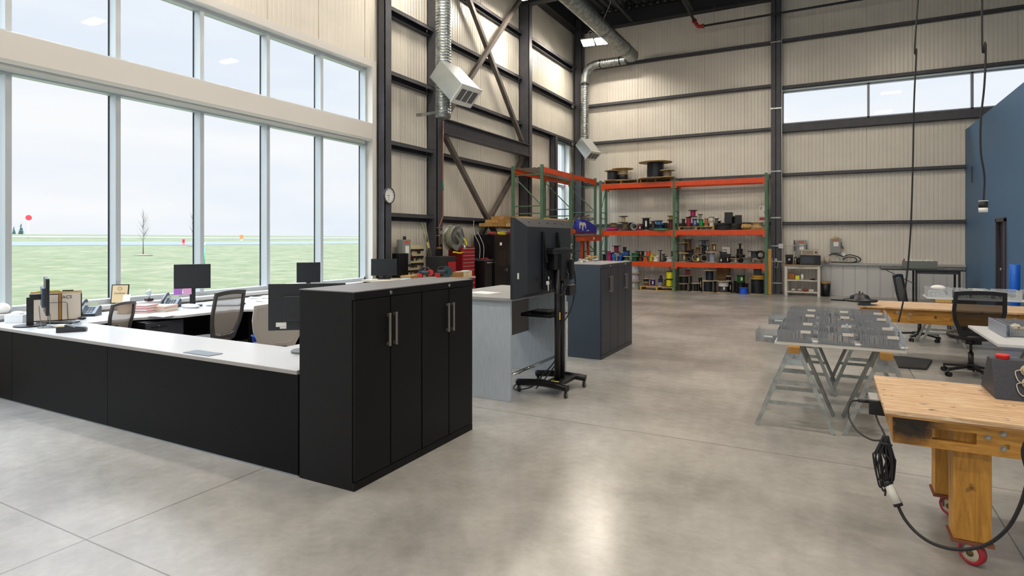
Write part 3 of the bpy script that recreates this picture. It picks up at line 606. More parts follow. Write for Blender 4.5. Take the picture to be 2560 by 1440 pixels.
# ---- office chairs
def office_chair(loc, rz, label, frame, mesh, seatc, lean=.18, solid=False, topw=.235, top=1.04):
    # local: sitter faces -y, back at +y
    o = thing('office_chair', loc, label, 'chair', 'mesh-back office chairs', rz)
    MB().lathe([(.02, .44), (.22, .45), (.245, .475), (.24, .505), (.2, .52), (.02, .522)], n=24).build('seat', seatc, o, .0)
    def yb(z): return .22+max(0, z-.62)*lean-(max(0, .62-z))*.25
    O = [(-topw, top), (-topw*.5, top+.012), (0, top+.015), (topw*.5, top+.012), (topw, top), (topw+.012, .8), (topw-.005, .68), (.175, .5), (.1, .47), (-.1, .47), (-.175, .5), (-topw+.005, .68), (-topw-.012, .8)]
    I = [(p[0]*.86, .755+(p[1]-.755)*(.84 if p[1] > .755 else .72)) for p in O]
    n = len(O); t = .028
    vs = [(x, yb(z), z) for x, z in O]+[(x, yb(z), z) for x, z in I]+[(x, yb(z)+t, z) for x, z in O]+[(x, yb(z)+t, z) for x, z in I]
    fs = []
    for i in range(n):
        j = (i+1) % n; fs += [(i, j, n+j, n+i), (2*n+i, 3*n+i, 3*n+j, 2*n+j), (i, 2*n+i, 2*n+j, j), (n+i, n+j, 3*n+j, 3*n+i)]
    m = MB().add(vs, fs); m.build('backrest_frame', frame, o, .003)
    c0 = [(x, yb(z)+t*.5+.03*(1-abs(x)/topw)**.5*(-1 if not solid else .6), z) for x, z in I]
    m = MB(); zc = sum(p[1] for p in I)/n; ctr = (0, yb(zc)+t*.5, zc)
    m.add(c0+[ctr], [(i, (i+1) % n, n) for i in range(n)], True); m.build('backrest_mesh', mesh, o)
    MB().box(-.08, .08, -.08, .1, .39, .45).bar((0, .05, .42), (0, yb(.5)+.03, .52), .09, .03, (1, 0, 0)).build('tilt_mechanism', BLACKP, o, .006)
    MB().cyl((0, 0, .1), (0, 0, .28), .028, 16).cyl((0, 0, .28), (0, 0, .42), .016, 12).build('gas_column', BLACK, o)
    m = MB()
    for k in range(5):
        a = 2*PI*k/5+.5; x, y = math.cos(a), math.sin(a)
        m.bar((x*.02, y*.02, .115), (x*.3, y*.3, .085), .045, .028)
    m.cyl((0, 0, .07), (0, 0, .15), .038, 16); m.build('star_base', BLACKP, o, .003)
    for k in range(5):
        a = 2*PI*k/5+.5; x, y = .3*math.cos(a), .3*math.sin(a); dx, dy = -math.sin(a), math.cos(a)
        q = MB()
        for s in (-1, 1): q.cyl((x+dx*s*.01, y+dy*s*.01, .028), (x+dx*s*.028, y+dy*s*.028, .028), .028, 14)
        q.cyl((x, y, .03), (x, y, .09), .008, 8); q.build('caster', BLACK, o)
    return o
MESHG = bpy.data.materials.new('grey_mesh_fabric')
def mesh_fabric(name, col, a):
    M = bpy.data.materials.new(name); M.use_nodes = True; p = M.node_tree.nodes['Principled BSDF']
    p.inputs['Base Color'].default_value = lin(col); p.inputs['Roughness'].default_value = .8; p.inputs['Alpha'].default_value = a; return M
MG = mesh_fabric('light_mesh_fabric', 'b4aca4', .7); MK = mesh_fabric('black_mesh_fabric', '141416', .8)
FR = mat('4c4846', .45)
office_chair((-6.34, 4.42, 0), -1.35, 'grey mesh-back office chair in the middle of the desks, drawn back from the window', FR, MG, mat('3a302c', .7), top=1.05)
office_chair((-7.24, 3.72, 0), -1.15, 'grey mesh-back office chair at the left, mostly hidden behind the counter', FR, MG, mat('3a302c', .7), top=.93, topw=.18)
LB = mat('c4beb6', .6)
office_chair((-5.37, 4.5, 0), -2.0, 'pale solid-back office chair behind the big monitor', LB, LB, mat('3a3c40', .7), solid=True, top=.96, topw=.26)
office_chair((1.49, 8.95, 0), .12+PI, 'black mesh office chair with its back to the viewer at the long plywood bench', mat('1d2027', .4), MK, BLACK, top=1.03, topw=.25)
office_chair((1.28, 11.75, 0), PI/2-.35, 'black mesh office chair seen edge-on beyond the long plywood bench', mat('1d1e22', .4), MK, BLACK, top=1.05)
# fix facing: the two benches' chairs
tag(MB().lathe([(.1, 0), (.125, .46), (.14, .48), (.13, .48), (.12, .45), (.1, .02)], n=24).build('recycling_bin', mat('1b49b8', .4), None, 0, False, (-6.1, 4.98, 0)), 'blue plastic bin on the floor between office chairs', 'bin')
# ---- monitors
def monitor(loc, rz, w, h, zb, label, back=BLACK, stand=True, disc=False):
    # local: screen faces -y
    o = thing('computer_monitor', loc, label, 'monitor', 'black computer monitors', rz)
    MB().box(-w/2, w/2, -.012, .018, zb, zb+h).build('monitor_shell', back, o, .004)
    MB().box(-w/2+.014, w/2-.014, -.0135, -.012, zb+.022, zb+h-.014).build('screen', mat('22262a', .25), o)
    MB().box(-w*.3, w*.3, .018, .045, zb+h*.2, zb+h*.75).build('rear_housing', back, o, .01)
    MB().box(-.035, .035, .045, .075, .01, zb+h*.5).build('stand_neck', BLACK, o, .004)
    (MB().cyl((0, .05, 0), (0, .05, .015), .12, 28) if disc else MB().box(-.12, .12, -.05, .13, 0, .015)).build('stand_base', BLACK if not disc else mat('5c6468', .3), o, .003)
    return o
T = .7375
mA = monitor((-7.62, 5.08, T), .95, .44, .33, .24, 'black monitor with purple sticky notes on the window desk', BLACK)
for dx, c_, in ((-.17, 'a86ac8'), (-.06, 'd7a0cc')): MB().box(dx-.05, dx+.05, -.016, -.014, .165, .245).build('sticky_note', mat(c_, .7), mA)
monitor((-7.55, 7.05, T), .85, .37, .33, .2, 'small black monitor farther along the window desk, against the lawn')
monitor((-7.75, 9.16, .863), .66, .5, .33, .07, 'black monitor on the tool bench beside the first steel column')
m = monitor((-3.76, 3.5, T), math.atan2(.36, .45)+PI, .6, .375, .17, 'large black monitor seen from behind over the counter return', mat('22252a', .45), disc=True)
MB().box(.16, .24, .019, .021, .2, .235).box(.16, .21, .019, .021, .185, .198).build('white_label', PAPER, m)
e = thing('computer_monitor', onz(75, 815, T), 'black monitor seen edge-on at the left end of the counter', 'monitor', 'black computer monitors', -.38)
MB().cyl((0, 0, 0), (0, 0, .012), .14, 28).build('stand_base', BLACK, e); MB().box(-.015, .015, -.03, .03, .01, .3).box(-.02, .02, .0, .11, .27, .33).build('stand_neck', BLACK, e, .004)
m = MB().box(-.27, .27, .12, .15, .12, .5); m.build('monitor_shell', BLACK, e, .004); MB().box(-.25, .25, .15, .152, .14, .49).build('screen', mat('7f94a4', .3), e)
MB().box(-.2, .2, .09, .12, .2, .4).build('rear_housing', mat('3c4a58', .4), e, .004)
# ---- phones
def phone(loc, rz, label):
    o = thing('desk_phone', loc, label, 'phone', 'black desk phones', rz)
    MB().prism([(-.1, 0), (.1, 0), (.1, .1), (.06, .115), (-.1, .03)], -.09, .1, 'x').build('phone_base', mat('23272e', .4), o, .004)
    MB().obox((.03, .06, .115), (.09, .006, .07), (-.6, 0, 0)).build('display', mat('9aa884', .3), o)
    MB().tube(spline([(-.07, -.11, .06), (-.07, -.08, .1), (-.07, 0, .14), (-.07, .08, .175), (-.07, .12, .16)]), .02, 10).build('handset', mat('2c3138', .35), o)
    m = MB()
    for i in range(3):
        for j in range(4): m.box(-.02+i*.03, 0+i*.03, -.075+j*.028, -.057+j*.028, .04+j*.014, .05+j*.016)
    m.build('keypad', mat('60666e', .4), o); return o
phone(onz(222, 789, T), .75, 'black desk phone beside the file folders')
phone(onz(427, 768, T), .7, 'black desk phone beside the paper stacks under the window')
# ---- file folders in a wire holder
f = thing('file_folder_holder', onz(140, 802, T), 'wire holder packed with tan file folders on the counter', 'folders', None, 1.0)
cols = ['1d1d20', 'd9c9a8', 'a97f46', 'd9c9a8', '8f6c3c', 'd2c09a', '1d1d20']
for i, c_ in enumerate(cols): MB().box(-.235+i*.002, .235-i*.003, .0+i*.014, .01+i*.014, .005, .3+.012*(i % 3)).build('folder', mat(c_, .8), f)
MB().box(-.2, .02, -.006, -.001, .01, .29).box(.055, .225, -.006, -.001, .01, .3).build('front_sheet', mat('d8cdbf', .8), f)
MB().box(.025, .05, -.007, -.001, .01, .31).build('folder_strap', mat('a97a3a', .7), f)
for k, (x, c_) in enumerate(((-.12, 'c8b41c'), (-.02, 'b8c41c'), (-.03, '1f1f1f'), (.1, '1f2a1f'))): MB().box(x-.05, x+.05, .02+k*.014, .024+k*.014, .3, .335).build('folder_tab', mat(c_, .6), f)
MB().tube([(-.07, -.012, .0), (-.065, -.02, .19), (-.05, -.02, .205), (.09, -.02, .205), (.105, -.02, .19), (.11, -.012, 0)], .003, 6).tube([(-.2, -.01, .003), (.2, -.01, .003), (.2, .12, .003), (-.2, .12, .003), (-.2, -.01, .003)], .003, 6).build('wire_frame', BLACK, f)
text('ACS', .05, (.1, -.008, .26), (PI/2, 0, 0), mat('2b2b2b', .6), f)
mg = thing('mug', onz(191, 797, T), 'black mug with a green emblem beside the folders', 'mug', None, .5)
MB().lathe([(.04, 0), (.043, .1), (.038, .1), (.035, .01)], n=24).build('mug_body', BLACK, mg)
MB().torus((.05, 0, .05), .025, .006, 'y', 16).build('mug_handle', BLACK, mg); MB().obox((0, -.043, .05), (.04, .002, .02)).build('emblem', mat('7fae1e', .5), mg)
c = thing('card_terminal', onz(180, 829, T), 'black and cream card payment terminal lying on the counter', 'card reader', None, .95)
MB().prism([(-.12, 0), (.12, 0), (.12, .03), (.03, .045), (-.04, .075), (-.12, .07)], -.05, .05, 'y').build('terminal_body', mat('26282c', .4), c, .006)
MB().box(-.12, -.05, -.051, .051, .055, .074).build('paper_cover', mat('d8cfae', .5), c, .004); MB().obox((.07, 0, .045), (.08, .08, .004), (0, .15, 0)).build('keypad', mat('4a5058', .5), c)
k = tag(MB().obox((0, 0, .01), (.38, .13, .016)).build('keyboard', BLACKP, None, .003, False, onz(146, 808, T)), 'black keyboard lying below the file folders', 'keyboard'); k.rotation_euler.z = .5
k = tag(MB().ball((0, 0, .015), .035, (.75, 1.3, .5)).build('computer_mouse', BLACK, None, 0, False, onz(205, 799, T)), 'black mouse on the counter beside the folders', 'mouse')
k = tag(MB().ball((0, 0, .015), .035, (.75, 1.3, .5)).build('computer_mouse', BLACK, None, 0, False, onz(607, 762, T)), 'black mouse on the window desk corner', 'mouse')
x = thing('tissue_box', onz(45, 806, T), 'white tissue box at the far left of the counter', 'box', None, .5)
MB().box(-.1, .1, -.06, .06, 0, .09).build('box_body', mat('dde0e2', .6), x, .003)
MB().ball((0, 0, .1), .05, (1.4, .8, .5), 9).build('tissue', PAPER, x)
x = thing('desk_fan', onz(6, 800, T), 'white rounded desk lamp at the left picture edge', 'lamp')
MB().ball((0, 0, .13), .07, (1, 1, .9)).build('lamp_head', WHITE, x); MB().cyl((0, 0, 0), (0, 0, .02), .06).cyl((0, 0, .02), (0, 0, .1), .012).build('lamp_foot', WHITE, x); x.name = 'desk_lamp'
x = tag(MB().lathe([(.03, 0), (.045, .015), (.03, .03), (.05, .05), (.02, .055)], n=7, smooth=False).build('crystal_cluster', CLEAR, None, 0, False, onz(193, 812, T)), 'clear crystal candy dish on the counter edge', 'dish')
cl = thing('counter_cables', onz(120, 818, T), 'tangle of black cables beside the edge-on monitor', 'cables')
for P in ([(-.3, .05, .2), (-.15, .0, .05), (-.02, -.04, .005), (.1, -.02, .005), (.18, .04, .005)], [(-.1, -.05, .004), (0, -.08, .004), (.08, 0, .004), (-.02, .04, .004), (-.1, -.02, .004)], [(-.18, .1, .12), (-.08, .05, .01), (.05, -.03, .02), (.12, .02, .005)]):
    MB().tube(spline(P), .004, 5).build('cable', mat('50585e', .4), cl)
x = tag(MB().obox((0, 0, .001), (.22, .14, .002)).build('paper_sheet', PAPER, None, 0, False, onz(118, 826, T)), 'pale paper slip beside the card terminal', 'paper'); x.rotation_euler.z = .6
# ---- window sill and desk items
x = thing('framed_certificate', (-8.12, 4.42, .815), 'framed tan certificate leaning on the window sill', 'frame', None, .75)
MB().obox((0, 0, .12), (.2, .012, .25), (-.22, 0, 0)).build('picture_frame', mat('2a2622', .4), x); MB().obox((0, -.009, .122), (.175, .002, .225), (-.22, 0, 0)).build('certificate', mat('d6c29a', .6), x)
text('Certificate', .03, (0, -.012, .13), (PI/2-.22, 0, 0), mat('4a4030', .6), x); text('ACS', .035, (.03, -.0, .05), (PI/2-.22, 0, 0), mat('2a2a2a', .6), x)
MB().torus((0, -.006, .19), .022, .0025, 'y', 18, 5).build('seal', mat('6a5a38', .5), x)
x = thing('crystal_globe', (-8.1, 4.78, .815), 'small crystal globe award on a dark base on the sill', 'award')
MB().box(-.04, .04, -.04, .04, 0, .035).build('award_base', mat('3c2622', .4), x, .003); MB().torus((0, 0, .11), .045, .005, 'y', 20).ball((0, 0, .11), .036).cyl((0, 0, .035), (0, 0, .07), .012).build('globe', mat('c8d2d2', .15, .5), x)
x = tag(MB().obox((0, 0, .06), (.12, .18, .12), (0, 0, .4)).build('small_carton', mat('c8a98a', .8), None, .002, False, onz(318, 783, T)), 'small tan carton holding paper beside the pink folders', 'carton')
tag(MB().obox((0, 0, .0), (.09, .003, .17), (-.3, 0, .5)).build('curled_paper', PAPER, None, 0, False, Vector(onz(315, 779, T))+Vector((0, 0, .13))), 'curled white paper standing in the small carton', 'paper')
for i in range(6):
    c_ = ['e6dcd8', 'd49a9e'][i % 2]; q = Vector(onz(352, 781, T))+Vector((0, 0, .0165*i))
    o = tag(MB().obox((0, 0, .0075), (.3, .24, .014), (0, 0, .5+.05*math.sin(i*2))).build('paper_folder', mat(c_, .8), None, 0, False, q), ['white', 'pink'][i % 2]+' folder in the left desk stack, '+('bottom', 'second from bottom', 'third from bottom', 'third from top', 'second from top', 'top')[i], 'folder', 'pink and white folders stacked on the desk')
for i in range(4):
    q = Vector(onz(398, 777, T))+Vector((0, 0, .019*i))
    o = tag(MB().obox((0, 0, .009), (.34, .24, .016), (0, 0, .35+.08*math.sin(i*3))).build('paper_stack', mat(['dcc8b8', 'e0dcd6', 'd8b0a8', 'd6cbb4'][i], .8), None, 0, False, q), ['lowest', 'second', 'third', 'topmost'][i]+' paper bundle in the right-hand stack by the phone', 'papers', 'loose paper bundles on the window desk')
tag(MB().ball((0, 0, .03), .032).build('stress_ball', mat('d83a44', .5), None, 0, False, onz(438, 770, T)), 'red ball on the window desk', 'ball')
tag(MB().ball((0, 0, .02), .1, (1.5, .8, .3)).build('cloth_bundle', mat('d8dadc', .9, nz=.06, ns=20, bump=.5), None, 0, False, onz(477, 769, T)), 'white cloth bundle at the foot of the sticky-note monitor', 'cloth')
x = tag(MB().obox((0, 0, .01), (.42, .14, .015), (0, 0, .5)).build('keyboard', mat('9aa0a6', .5), None, .002, False, onz(560, 764, T)), 'grey keyboard behind the middle office chair', 'keyboard')
for i, (u, v, s, r, l) in enumerate(((655, 738, .28, .3, 'crumpled white sheet by the window far right of the desk'), (672, 744, .22, 1.0, 'white sheet nearest the big rear-facing monitor'), (660, 752, .25, .1, 'grey-white printed sheet on the desk corner'), (640, 745, .2, .7, 'small white sheet beside the window'), (400, 790, .25, .3, 'white sheet at the desk edge in front of the stacks'))):
    x = tag(MB().obox((0, 0, .003+.001*i), (s, s*.75, .004), (.04*(i % 2), .05, r)).build('paper_sheet', PAPER, None, 0, False, onz(u, v, T+.004)), l, 'paper', 'loose papers on the window desk')
tag(MB().box(-.02, .02, -.02, .02, 0, .015).cyl((0, 0, .015), (0, 0, .08), .018).cyl((0, 0, .08), (0, 0, .1), .008).build('spray_bottle', BLACK, None, .003, False, (-8.1, 9.0, .815)), 'small black bottle on the sill end', 'bottle')
# ================================================================ TOOL CORNER
c = thing('clock', (-7.875, 9.44, 2.53), 'round white wall clock with dark rim on the steel column', 'clock')
MB().lathe([(.165, 0), (.165, .035), (.15, .04), (.148, .02)], axis='x', n=36).build('clock_rim', mat('2b2f33', .4), c); MB().cyl((.018, 0, 0), (.021, 0, 0), .15, 36).build('clock_face', WHITE, c)
m = MB()
for k in range(12): a = k*PI/6; m.bar((.023, .115*math.sin(a), .115*math.cos(a)), (.023, .138*math.sin(a), .138*math.cos(a)), .008, .002, (1, 0, 0))
m.build('hour_marks', BLACK, c)
MB().bar((.025, 0, 0), (.025, -.07, -.01), .009, .002, (1, 0, 0)).bar((.027, 0, 0), (.027, -.03, -.11), .006, .002, (1, 0, 0)).build('clock_hands', BLACK, c)
BOX = mat('8f9390', .45, .2)
def disconnect(loc, face, w, h, label):
    o = thing('disconnect_switch', loc, label, 'switch box', 'grey electrical disconnect boxes', 0 if face == 'y' else PI/2)
    # local: front faces -y
    MB().box(-w/2, w/2, -.16, 0, 0, h).build('enclosure', BOX, o, .004)
    MB().box(-w*.3, w*.3, -.163, -.16, h*.86, h*.95).build('warning_sticker', mat('d0582c', .5), o); MB().box(-w*.18, w*.28, -.163, -.16, h*.45, h*.75).build('white_label', PAPER, o)
    MB().box(w/2, w/2+.02, -.13, -.05, h*.3, h*.75).cyl((w/2+.02, -.1, h*.5), (w/2+.06, -.14, h*.35), .014, 8).build('lever', mat('55585a', .4), o); MB().ball((w/2+.06, -.15, h*.33), .024).build('lever_knob', mat('a01c1c', .4), o)
    return o
o = disconnect((WX+.13, 9.95, 1.12), 'x', .26, .52, 'grey disconnect box with red lever by the first column')
MB().cyl((0, -.1, .52), (0, -.1, .59), .035).build('conduit_hub', BLACK, o)
b = thing('tool_bench', (-7.5, 10.2, 0), 'beige-topped tool bench along the wall behind the black cabinets', 'workbench')
MB().box(-8.05, -6.72, 8.85, 10.92, .82, .86).build('bench_top', mat('b5a890', .6, nz=.06, ns=8), b, .003, True)
MB().box(-8.0, -6.8, 8.9, 10.88, .1, .14).box(-8.03, -7.98, 8.9, 10.88, .1, .82).build('lower_shelf', CAB, b, 0, True)
for x in (-7.98, -6.8):
    for y in (8.9, 10.86): MB().box(x-.03, x+.03, y-.03, y+.03, 0, .82).build('leg', CAB, b, 0, True)
m = thing('bit_organizer', (-7.93, 10.3, .861), 'beige slotted tool-bit board standing on the tool bench', 'organizer')
MB().box(0, .03, -.35, .35, 0, .66).build('board', mat('cdbf9c', .6), m)
q = MB()
for r in range(4): q.box(.03, .05, -.33, .33, .1+r*.15, .125+r*.15)
q.build('rack_strip', BLACK, m)
q = MB(); rr = random.Random(3)
for r in range(4):
    for k in range(11): q.box(.035, .06, -.3+k*.06, -.3+k*.06+.012+.02*rr.random(), .1+r*.15-.06*rr.random()-.015, .1+r*.15)
q.build('bits', mat('34302c', .5), m)
tag(MB().box(-7.9, -7.7, 9.58, 9.86, .861, 1.36).build('charger_case', BLACKP, None, .01), 'black tool charger box on the bench beside the monitor', 'case')
x = thing('socket_case', (-7.4, 10.62, .861), 'open black socket case with red front on the tool bench', 'case')
MB().box(-.2, .2, -.3, .25, 0, .42).build('case_body', mat('202022', .5), x, .006); MB().box(.2, .212, -.05, .24, .08, .3).build('red_front', mat('a8202a', .4), x)
q = MB()
for k in range(9): q.cyl((.1-.05*(k % 3), -.25+.05*k, .38), (.1-.05*(k % 3), -.25+.05*k, .41+.01*(k % 2)), .014, 8)
q.build('sockets', CHROME, x)
def power_tool(loc, rz, label, col, r):
    o = thing('power_tool', loc, label, 'power tool', 'cordless tools on the tool bench', rz)
    MB().cyl((-.15, 0, .12), (.06, 0, .12), .045, 16).build('motor_housing', mat('22303a', .4), o); MB().cyl((.06, -.03, .12), (.06, .03, .12), r, 24).build('blade_guard', mat(col, .4), o)
    MB().tube(spline([(-.14, 0, .16), (-.1, 0, .21), (0, 0, .22), (.05, 0, .17)]), .018, 10).build('handle', BLACK, o); MB().box(-.2, -.1, -.04, .04, .02, .1).build('battery', mat('b0262a', .4), o, .006)
    MB().box(-.15, .14, -.06, .06, 0, .015).build('base_shoe', NICKEL, o); return o
T2 = .861
power_tool((-6.98, 10.12, T2), .9, 'dark blue circular saw with red centre on the tool bench', '2c4450', .11)
power_tool((-7.1, 9.7, T2), .3, 'red and black power tool lying left of the circular saw', 'b0262a', .06)
power_tool((-7.4, 9.95, T2), 1.8, 'small red power tool tilted behind its neighbours on the bench', 'a03030', .05)
for i, (a, l) in enumerate((((-6.98, -6.76, 10.35, 10.5, .0, .1), 'plain brown carton beside the circular saw'), ((-7.5, -7.25, 9.35, 9.7, 0, .07), 'flat tan carton near the bench monitor'))):
    tag(MB().box(a[0], a[1], a[2], a[3], T2, T2+a[5]).build('carton', CARD, None, .003), l, 'carton')
wb = thing('wood_block', (-6.86, 10.68, T2), 'pale wooden block with a brown end standing near the bench front', 'block')
x = tag(MB().ball((0, 0, .01), .1, (1.8, 1.1, .25)).build('blue_cloth', mat('8fbfe0', .8, nz=.2, ns=30, bump=.6), None, 0, False, (-7.15, 9.15, T2)), 'light blue crumpled cloth at the foot of the bench monitor', 'cloth')
MB().box(-.12, .06, -.16, .22, 0, .11).build('block_body', mat('d2c4a4', .7, nz=.1, ns=9), wb, .003); MB().ball((0, .05, .11), .07, (1.3, 1.8, .3)).build('plastic_wrap', mat('d5dfe6', .3), wb)
# hose reel, copper air line
h = thing('hose_reel', (-7.62, 11.13, 1.66), 'grey steel hose reel with yellow hose bolted to the second column', 'hose reel')
MB().lathe([(.05, -.1), (.28, -.1), (.29, -.09), (.28, -.08), (.12, -.075), (.12, .075), (.2, .08), (.28, .085), (.29, .095), (.28, .105), (.2, .1), (.17, .07), (.05, .07)], (.16, .05, .02), 'x', 36).build('reel_drum', GALV, h)
MB().lathe([(.13, -.07), (.24, -.06), (.24, .06), (.13, .07)], (.16, .05, .02), 'x', 28).build('wound_hose', mat('8a8468', .5), h)
MB().lathe([(.02, .072), (.15, .072), (.15, .078), (.02, .08)], (.16, .05, .02), 'x', 30).build('reel_hub', mat('5c5a54', .5, .4), h)
MB().box(-.17, .02, -.06, .06, .1, .18).box(-.17, -.15, -.06, .06, -.12, .1).build('mounting_bracket', mat('b8b8b2', .4, .5), h)
MB().tube(spline([(.25, .3, .02), (.3, .36, -.1), (.3, .3, -.25), (.3, .12, -.32), (.28, -.06, -.3), (.25, -.12, -.3)]), .017, 10).build('yellow_hose', YEL, h)
MB().bar((.29, -.04, .07), (.29, .3, -.22), .05, .012).build('guide_arm', mat('b8b8b2', .4, .5), h)
MB().ball((.29, .28, -.2), .05).cyl((.27, .24, -.24), (.32, .34, -.16), .03).build('hose_guide', CHROME, h)
c = thing('copper_air_line', (-7.7, 11.13, 1), 'thin copper air line dropping down the second column', 'pipe')
COP = mat('9a5c40', .4, .5)
MB().tube([(-7.72, 11.14, 4.3), (-7.72, 11.14, 2.18), (-7.72, 11.02, 1.98), (-7.72, 11.0, 1.95), (-7.72, 11.0, .98)], .014, 10).build('copper_tube', COP, c, 0, True)
MB().cyl((-7.72, 11.14, 2.75), (-7.72, 11.14, 2.95), .019, 10).build('green_band', mat('1c7a5a', .5), c, 0, True)
MB().box(-7.8, -7.66, 10.96, 11.04, 1.3, 1.42).cyl((-7.7, 11, 1.3), (-7.7, 11, 1.2), .03).build('filter_regulator', BLACK, c, 0, True); MB().cyl((-7.72, 11.0, 1.18), (-7.6, 11.04, 1.16), .015).cyl((-7.76, 10.97, 1.45), (-7.64, 10.97, 1.45), .02).build('brass_valve', mat('c09a4c', .35, .7), c, 0, True)
for z in (1.9, 1.72, 1.05): MB().box(-7.79, -7.68, 10.98, 11.05, z, z+.02).build('pipe_clip', GALV, c, 0, True)
for i, y in enumerate((10.72, 10.82)):
    tag(MB().cyl((-7.9, y-.12, 2.0), (-7.75, y+.02, .96), .012, 8).build('threaded_rod', mat('7c8060', .4, .5)), ('left', 'right')[i]+' thin rod leaning on the second column', 'rod', 'rods leaning on the column')
tag(MB().obox((-7.8, 10.68, 1.52), (.004, .07, .14), (.5, 0, 0)).build('hang_tag', mat('d2bf86', .7)), 'tan paper tag tied to the leaning rods', 'tag')
# red tool chest
t = thing('tool_chest', (-7.5, 11.2, 0), 'tall red rolling tool chest with many drawers beside the second column', 'tool chest')
RD = mat('a3141e', .35); RDK = mat('7a1018', .4)
MB().box(-7.7, -7.3, 11.27, 11.85, .12, .78).box(-7.68, -7.31, 11.29, 11.83, .79, 1.48).build('chest_body', RDK, t, .004, True)
zs = [.14, .3, .42, .54, .66, .77]; zs2 = [.81, .96, 1.05, 1.13, 1.21, 1.29, 1.37, 1.45]
for z0, z1, xf in [(a, b, -7.3) for a, b in zip(zs, zs[1:])]+[(a, b, -7.31) for a, b in zip(zs2, zs2[1:])]:
    q = MB().box(xf, xf+.012, 11.31, 11.81, z0, z1-.008).build('drawer', RD, t, .002, True)
    g = MB().box(xf+.012, xf+.024, 11.32, 11.8, z1-.022, z1-.01).build('drawer_pull', mat('cfcfcf', .3, .6), q); g.location = -Vector(t.location)
for x in (-7.62, -7.38):
    for y in (11.33, 11.79): MB().cyl((x, y-.02, .06), (x, y+.02, .06), .06, 16).cyl((x, y, .06), (x, y, .12), .01).build('caster', BLACK, t, 0, True)
# black rolling cart and black steel cabinet
t = thing('tool_cart', (-7.36, 12.0, 0), 'low black tool cart with a worktop in front of the black steel cabinet', 'cart')
MB().box(-7.72, -7.12, 11.98, 12.32, 0, 1.14).build('cart_body', mat('0f0f12', .35), t, .005, True); MB().box(-7.74, -7.1, 11.96, 12.34, 1.14, 1.17).build('cart_top', mat('45474c', .3), t, .003, True)
MB().tube([(-7.09, 11.98, 1.1), (-7.04, 11.98, 1.1), (-7.04, 12.32, 1.1), (-7.09, 12.32, 1.1)], .01, 8).build('push_handle', CHROME, t, 0, True)
for i, (y, c_, l) in enumerate(((12.05, '2f4c70', 'blue hand tool lying on the low black tool cart'), (12.2, 'a02a2c', 'red hand tool lying on the low black tool cart'))):
    tag(MB().tube(spline([(-7.6+.25*i, y-.02, 1.185), (-7.5+.25*i, y+.02, 1.195), (-7.35+.2*i, y-.02, 1.185)]), .014, 8).build('hand_tool', mat(c_, .4)), l, 'tool')
t = thing('steel_cabinet', (-7.36, 13.3, 0), 'tall black glossy steel cabinet with white door labels', 'cabinet')
MB().box(-7.66, -7.1, 12.36, 14.3, 0, 1.76).build('cabinet_body', mat('0e0e10', .25), t, .004, True)
for a, b in ((12.38, 13.0), (13.01, 13.63), (13.64, 14.28)):
    q = MB().box(-7.1, -7.08, a, b, .08, 1.74).build('door', mat('131214', .22), t, .003, True)
    for n_, mm, bb in (('door_label', PAPER, (-7.08, -7.078, (a+b)/2-.07, (a+b)/2+.03, 1.5, 1.57)), ('lock_handle', CHROME, (-7.08, -7.05, b-.1, b-.04, .86, .93)), ('recess', mat('1d1512', .3), (-7.08, -7.079, a+.15, b-.1, 1.0, 1.36))):
        g = MB().box(*bb).build(n_, mm, q); g.location = -Vector(t.location)
for i, (y, c_, l, ln) in enumerate(((12.5, 'a33a3c', 'red bar tool on top of the black steel cabinet, nearest end', .25), (12.95, 'd8c418', 'yellow clamp tool on top of the black steel cabinet', .3), (13.4, 'a83038', 'dark red bar on the black steel cabinet beside the yellow clamp', .2))):
    tag(MB().box(-7.25, -7.18, y-ln/2, y+ln/2, 1.762, 1.83).cyl((-7.215, y-ln/2-.06, 1.795), (-7.215, y+ln/2+.06, 1.795), .018).build('bar_clamp', mat(c_, .4), None, .004), l, 'tool')
tag(MB().tube(spline([(-7.3, 13.1, 1.85), (-7.25, 13.5, 1.84), (-7.3, 14.0, 1.83), (-7.35, 14.2, 1.8)]), .03, 8).build('plastic_roll', mat('dcd6cc', .6)), 'long pale sheet rolled on top of the black steel cabinet', 'roll')
for i, y in enumerate((12.1, 12.28)):
    tag(MB().tube(spline([(-7.5, y, 2.1-.3*i), (-7.48, y-.02, 1.8), (-7.35, y+.02, 1.5), (-7.34, y, 1.18)]), .008, 6).build('conduit_stick', ALU), ('longer', 'shorter')[i]+' thin pale stick standing on the low tool cart', 'stick', 'pale sticks by the cabinet')
# ================================================================ PALLET RACKS
def upright(parent, x0, y0, x1, y1, h, along):
    for x, y in ((x0, y0), (x1, y1)):
        m = MB().box(x-.038, x+.038, y-.03, y+.03, .006, h).box(x-.06, x+.06, y-.05, y+.05, 0, .006)
        m.build('upright_post', GREEN, parent, 0, True)
    q = MB(); z = .15; f = 0
    # row of teardrop slots: small dark insets on the post faces
    for x, y in ((x0, y0), (x1, y1)):
        zz = .1
        while zz < h-.05:
            if along == 'x': q.box(x-.02, x-.008, y-.0305, y-.03, zz, zz+.025).box(x+.008, x+.02, y-.0305, y-.03, zz, zz+.025)
            else: q.box(x+.038, x+.0385, y-.017, y-.006, zz, zz+.025).box(x+.038, x+.0385, y+.006, y+.017, zz, zz+.025)
            zz += .051
    q.build('slots', mat('1f2622', .7), parent, 0, True)
    q = MB()
    for z in (.3, 1.25, 2.35, 2.55, 3.4): q.bar((x0, y0, z), (x1, y1, z), .03)
    for a, b in ((.3, 1.25), (1.25, 2.1), (2.55, 3.4)): q.bar((x0, y0, a), (x1, y1, b), .025)
    q.build('frame_bracing', GREEN, parent, 0, True)
